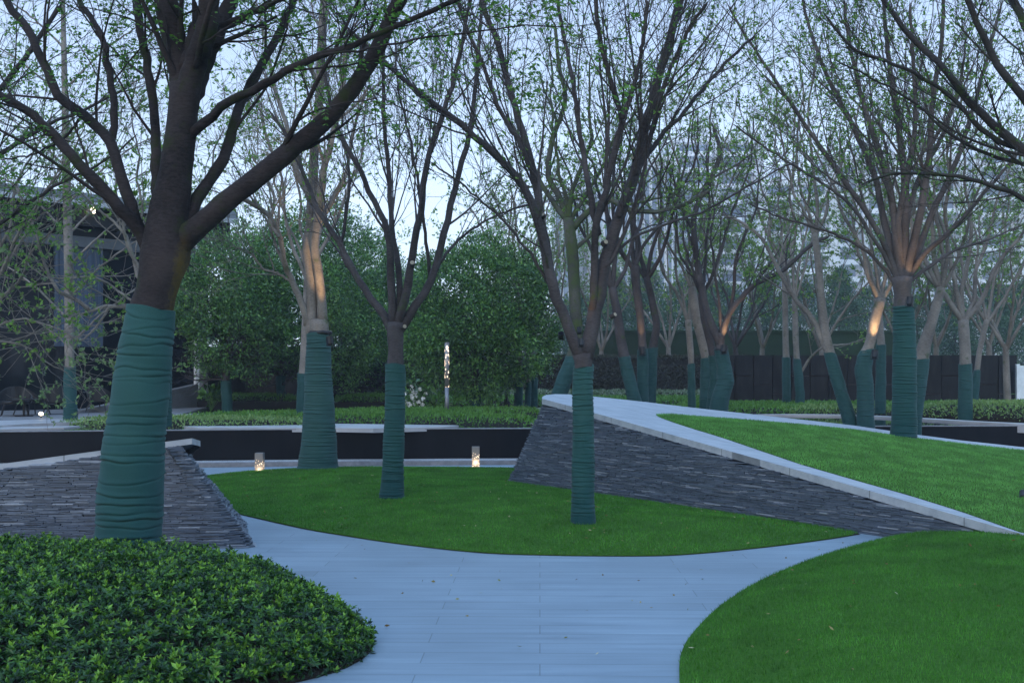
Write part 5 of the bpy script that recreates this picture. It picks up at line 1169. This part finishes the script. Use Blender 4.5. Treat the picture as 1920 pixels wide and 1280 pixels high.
leafy_plant(395, 31.0, .6, 20, .3, .14, .95, 'dark broad-leaved bush between pavilion and first evergreen', 6)

# ------------------------------------------------------------------ distant apartment towers
def tower(px0, px1, top, Y, label, style, seed):
    r = random.Random(seed); X0 = (px0 - 960) / F * Y; X1 = (px1 - 960) / F * Y; H = EYE + (HOR - top) / F * Y; W = X1 - X0; O_ = ((X0 + X1) / 2, Y, .5); root = thing('apartment_tower', label, 'apartment building', O_, 'pale apartment towers far behind the garden')
    D = 14
    MB().box(X0, X1, Y, Y + D, .4, H).build('wall', M['tower_wall'], root, origin=O_)
    MB().box(X0 - .3, X1 + .3, Y - .3, Y + D + .3, H + .01, H + 1.0).build('roof', M['tower_trim'], root, origin=O_)
    if style != 'stripes': MB().box(X0 + W * .3, X0 + W * .55, Y + 3, Y + 9, H + 1.01, H + 4).build('roof_house', M['tower_wall'], root, origin=O_)
    nb = max(2, int(W / 5.5))
    if style != 'stripes':
        for b in range(nb + 1):
            xx = X0 + W * b / nb; wp = .55 if b % 2 else .9; MB().box(xx - wp, xx + wp, Y - 1.62, Y - .001, 3, H - .5).build('pier', M['tower_wall'], root, origin=O_)
    z = 9.5; fl = 3.1; nb = max(2, int(W / 5.5)); wm = {}
    if style == 'stripes':
        k = int(W / 1.3)
        for i in range(k):
            x = X0 + W * (i + .5) / k
            MB().box(x - .38, x + .38, Y - .12, Y - .02, 3, H - 1.2).build('window', M['tower_glass'], root, origin=O_)
            MB().box(x - .60, x - .48, Y - .45, Y - .0, 3, H - .6).build('fin', M['tower_trim'], root, origin=O_)
        return
    while z < H - 2:
        for b in range(nb):
            xa = X0 + W * b / nb + 1.25; xb = X0 + W * (b + 1) / nb - 1.25
            key = round(xb - xa, 3)
            if key not in wm:
                wm[key] = [MB().box(xa, xb, Y - .10, Y - .02, 9.5, 9.5 + 2.0).build('window', M['tower_glass'], root, origin=O_), xa, None]
                if b % 2 == 0 or style == 'balcony': wm[key][2] = MB().box(xa - .3, xb + .3, Y - 1.5, Y - .12, 9.0, 9.2).box(xa - .3, xb + .3, Y - 1.5, Y - 1.42, 9.2, 9.95).build('balcony', M['tower_trim'], root, origin=O_)
            else:
                w0, xr, bl = wm[key]
                c = w0.copy(); COL.objects.link(c); c.parent = root; c.location = (xa - xr, 0, z - 9.5)
                if bl and (b % 2 == 0 or style == 'balcony'): c2 = bl.copy(); COL.objects.link(c2); c2.parent = root; c2.location = (xa - xr, 0, z - 9.5)
        z += fl
tower(1040, 1082, 372, 190, 'pale tower with narrow vertical window stripes, leftmost of the distant blocks', 'stripes', 1)
tower(1082, 1128, 348, 200, 'plain pale tower second from the left behind the forked tree', 'plain', 2)
tower(1130, 1180, 352, 185, 'striped glass tower between the forked tree and the tall grey tower', 'stripes', 3)
tower(1192, 1262, 302, 190, 'striped pale tower left of the tallest distant block', 'stripes', 4)
tower(1262, 1420, 268, 205, 'tallest distant apartment block with a flat roof, right of the forked tree', 'balcony', 5)
tower(1425, 1560, 348, 180, 'lower balconied apartment block between the tallest and the terraced block', 'balcony', 6)
tower(1556, 1800, 300, 195, 'wide balconied apartment block behind the fan-shaped tree', 'balcony', 7)
tower(1826, 1990, 290, 200, 'apartment block at the right picture edge', 'balcony', 8)

# ------------------------------------------------------------------ haze
hz = MB().box(-130, 130, -20, 240, -1.2, 62); hz = tag(hz.build('haze', None), kind='stuff', label='thin blue evening haze over the garden and the far buildings', cat='haze')
m = bpy.data.materials.new('haze_air'); m.use_nodes = True; nt = m.node_tree; nt.nodes.remove(nt.nodes['Principled BSDF'])
pv = nt.nodes.new('ShaderNodeVolumePrincipled'); pv.inputs['Color'].default_value = (.80,.88,1,1); pv.inputs['Density'].default_value = .0010; pv.inputs['Anisotropy'].default_value = .2
nt.links.new(pv.outputs[0], nt.nodes['Material Output'].inputs['Volume']); hz.data.materials.append(m)
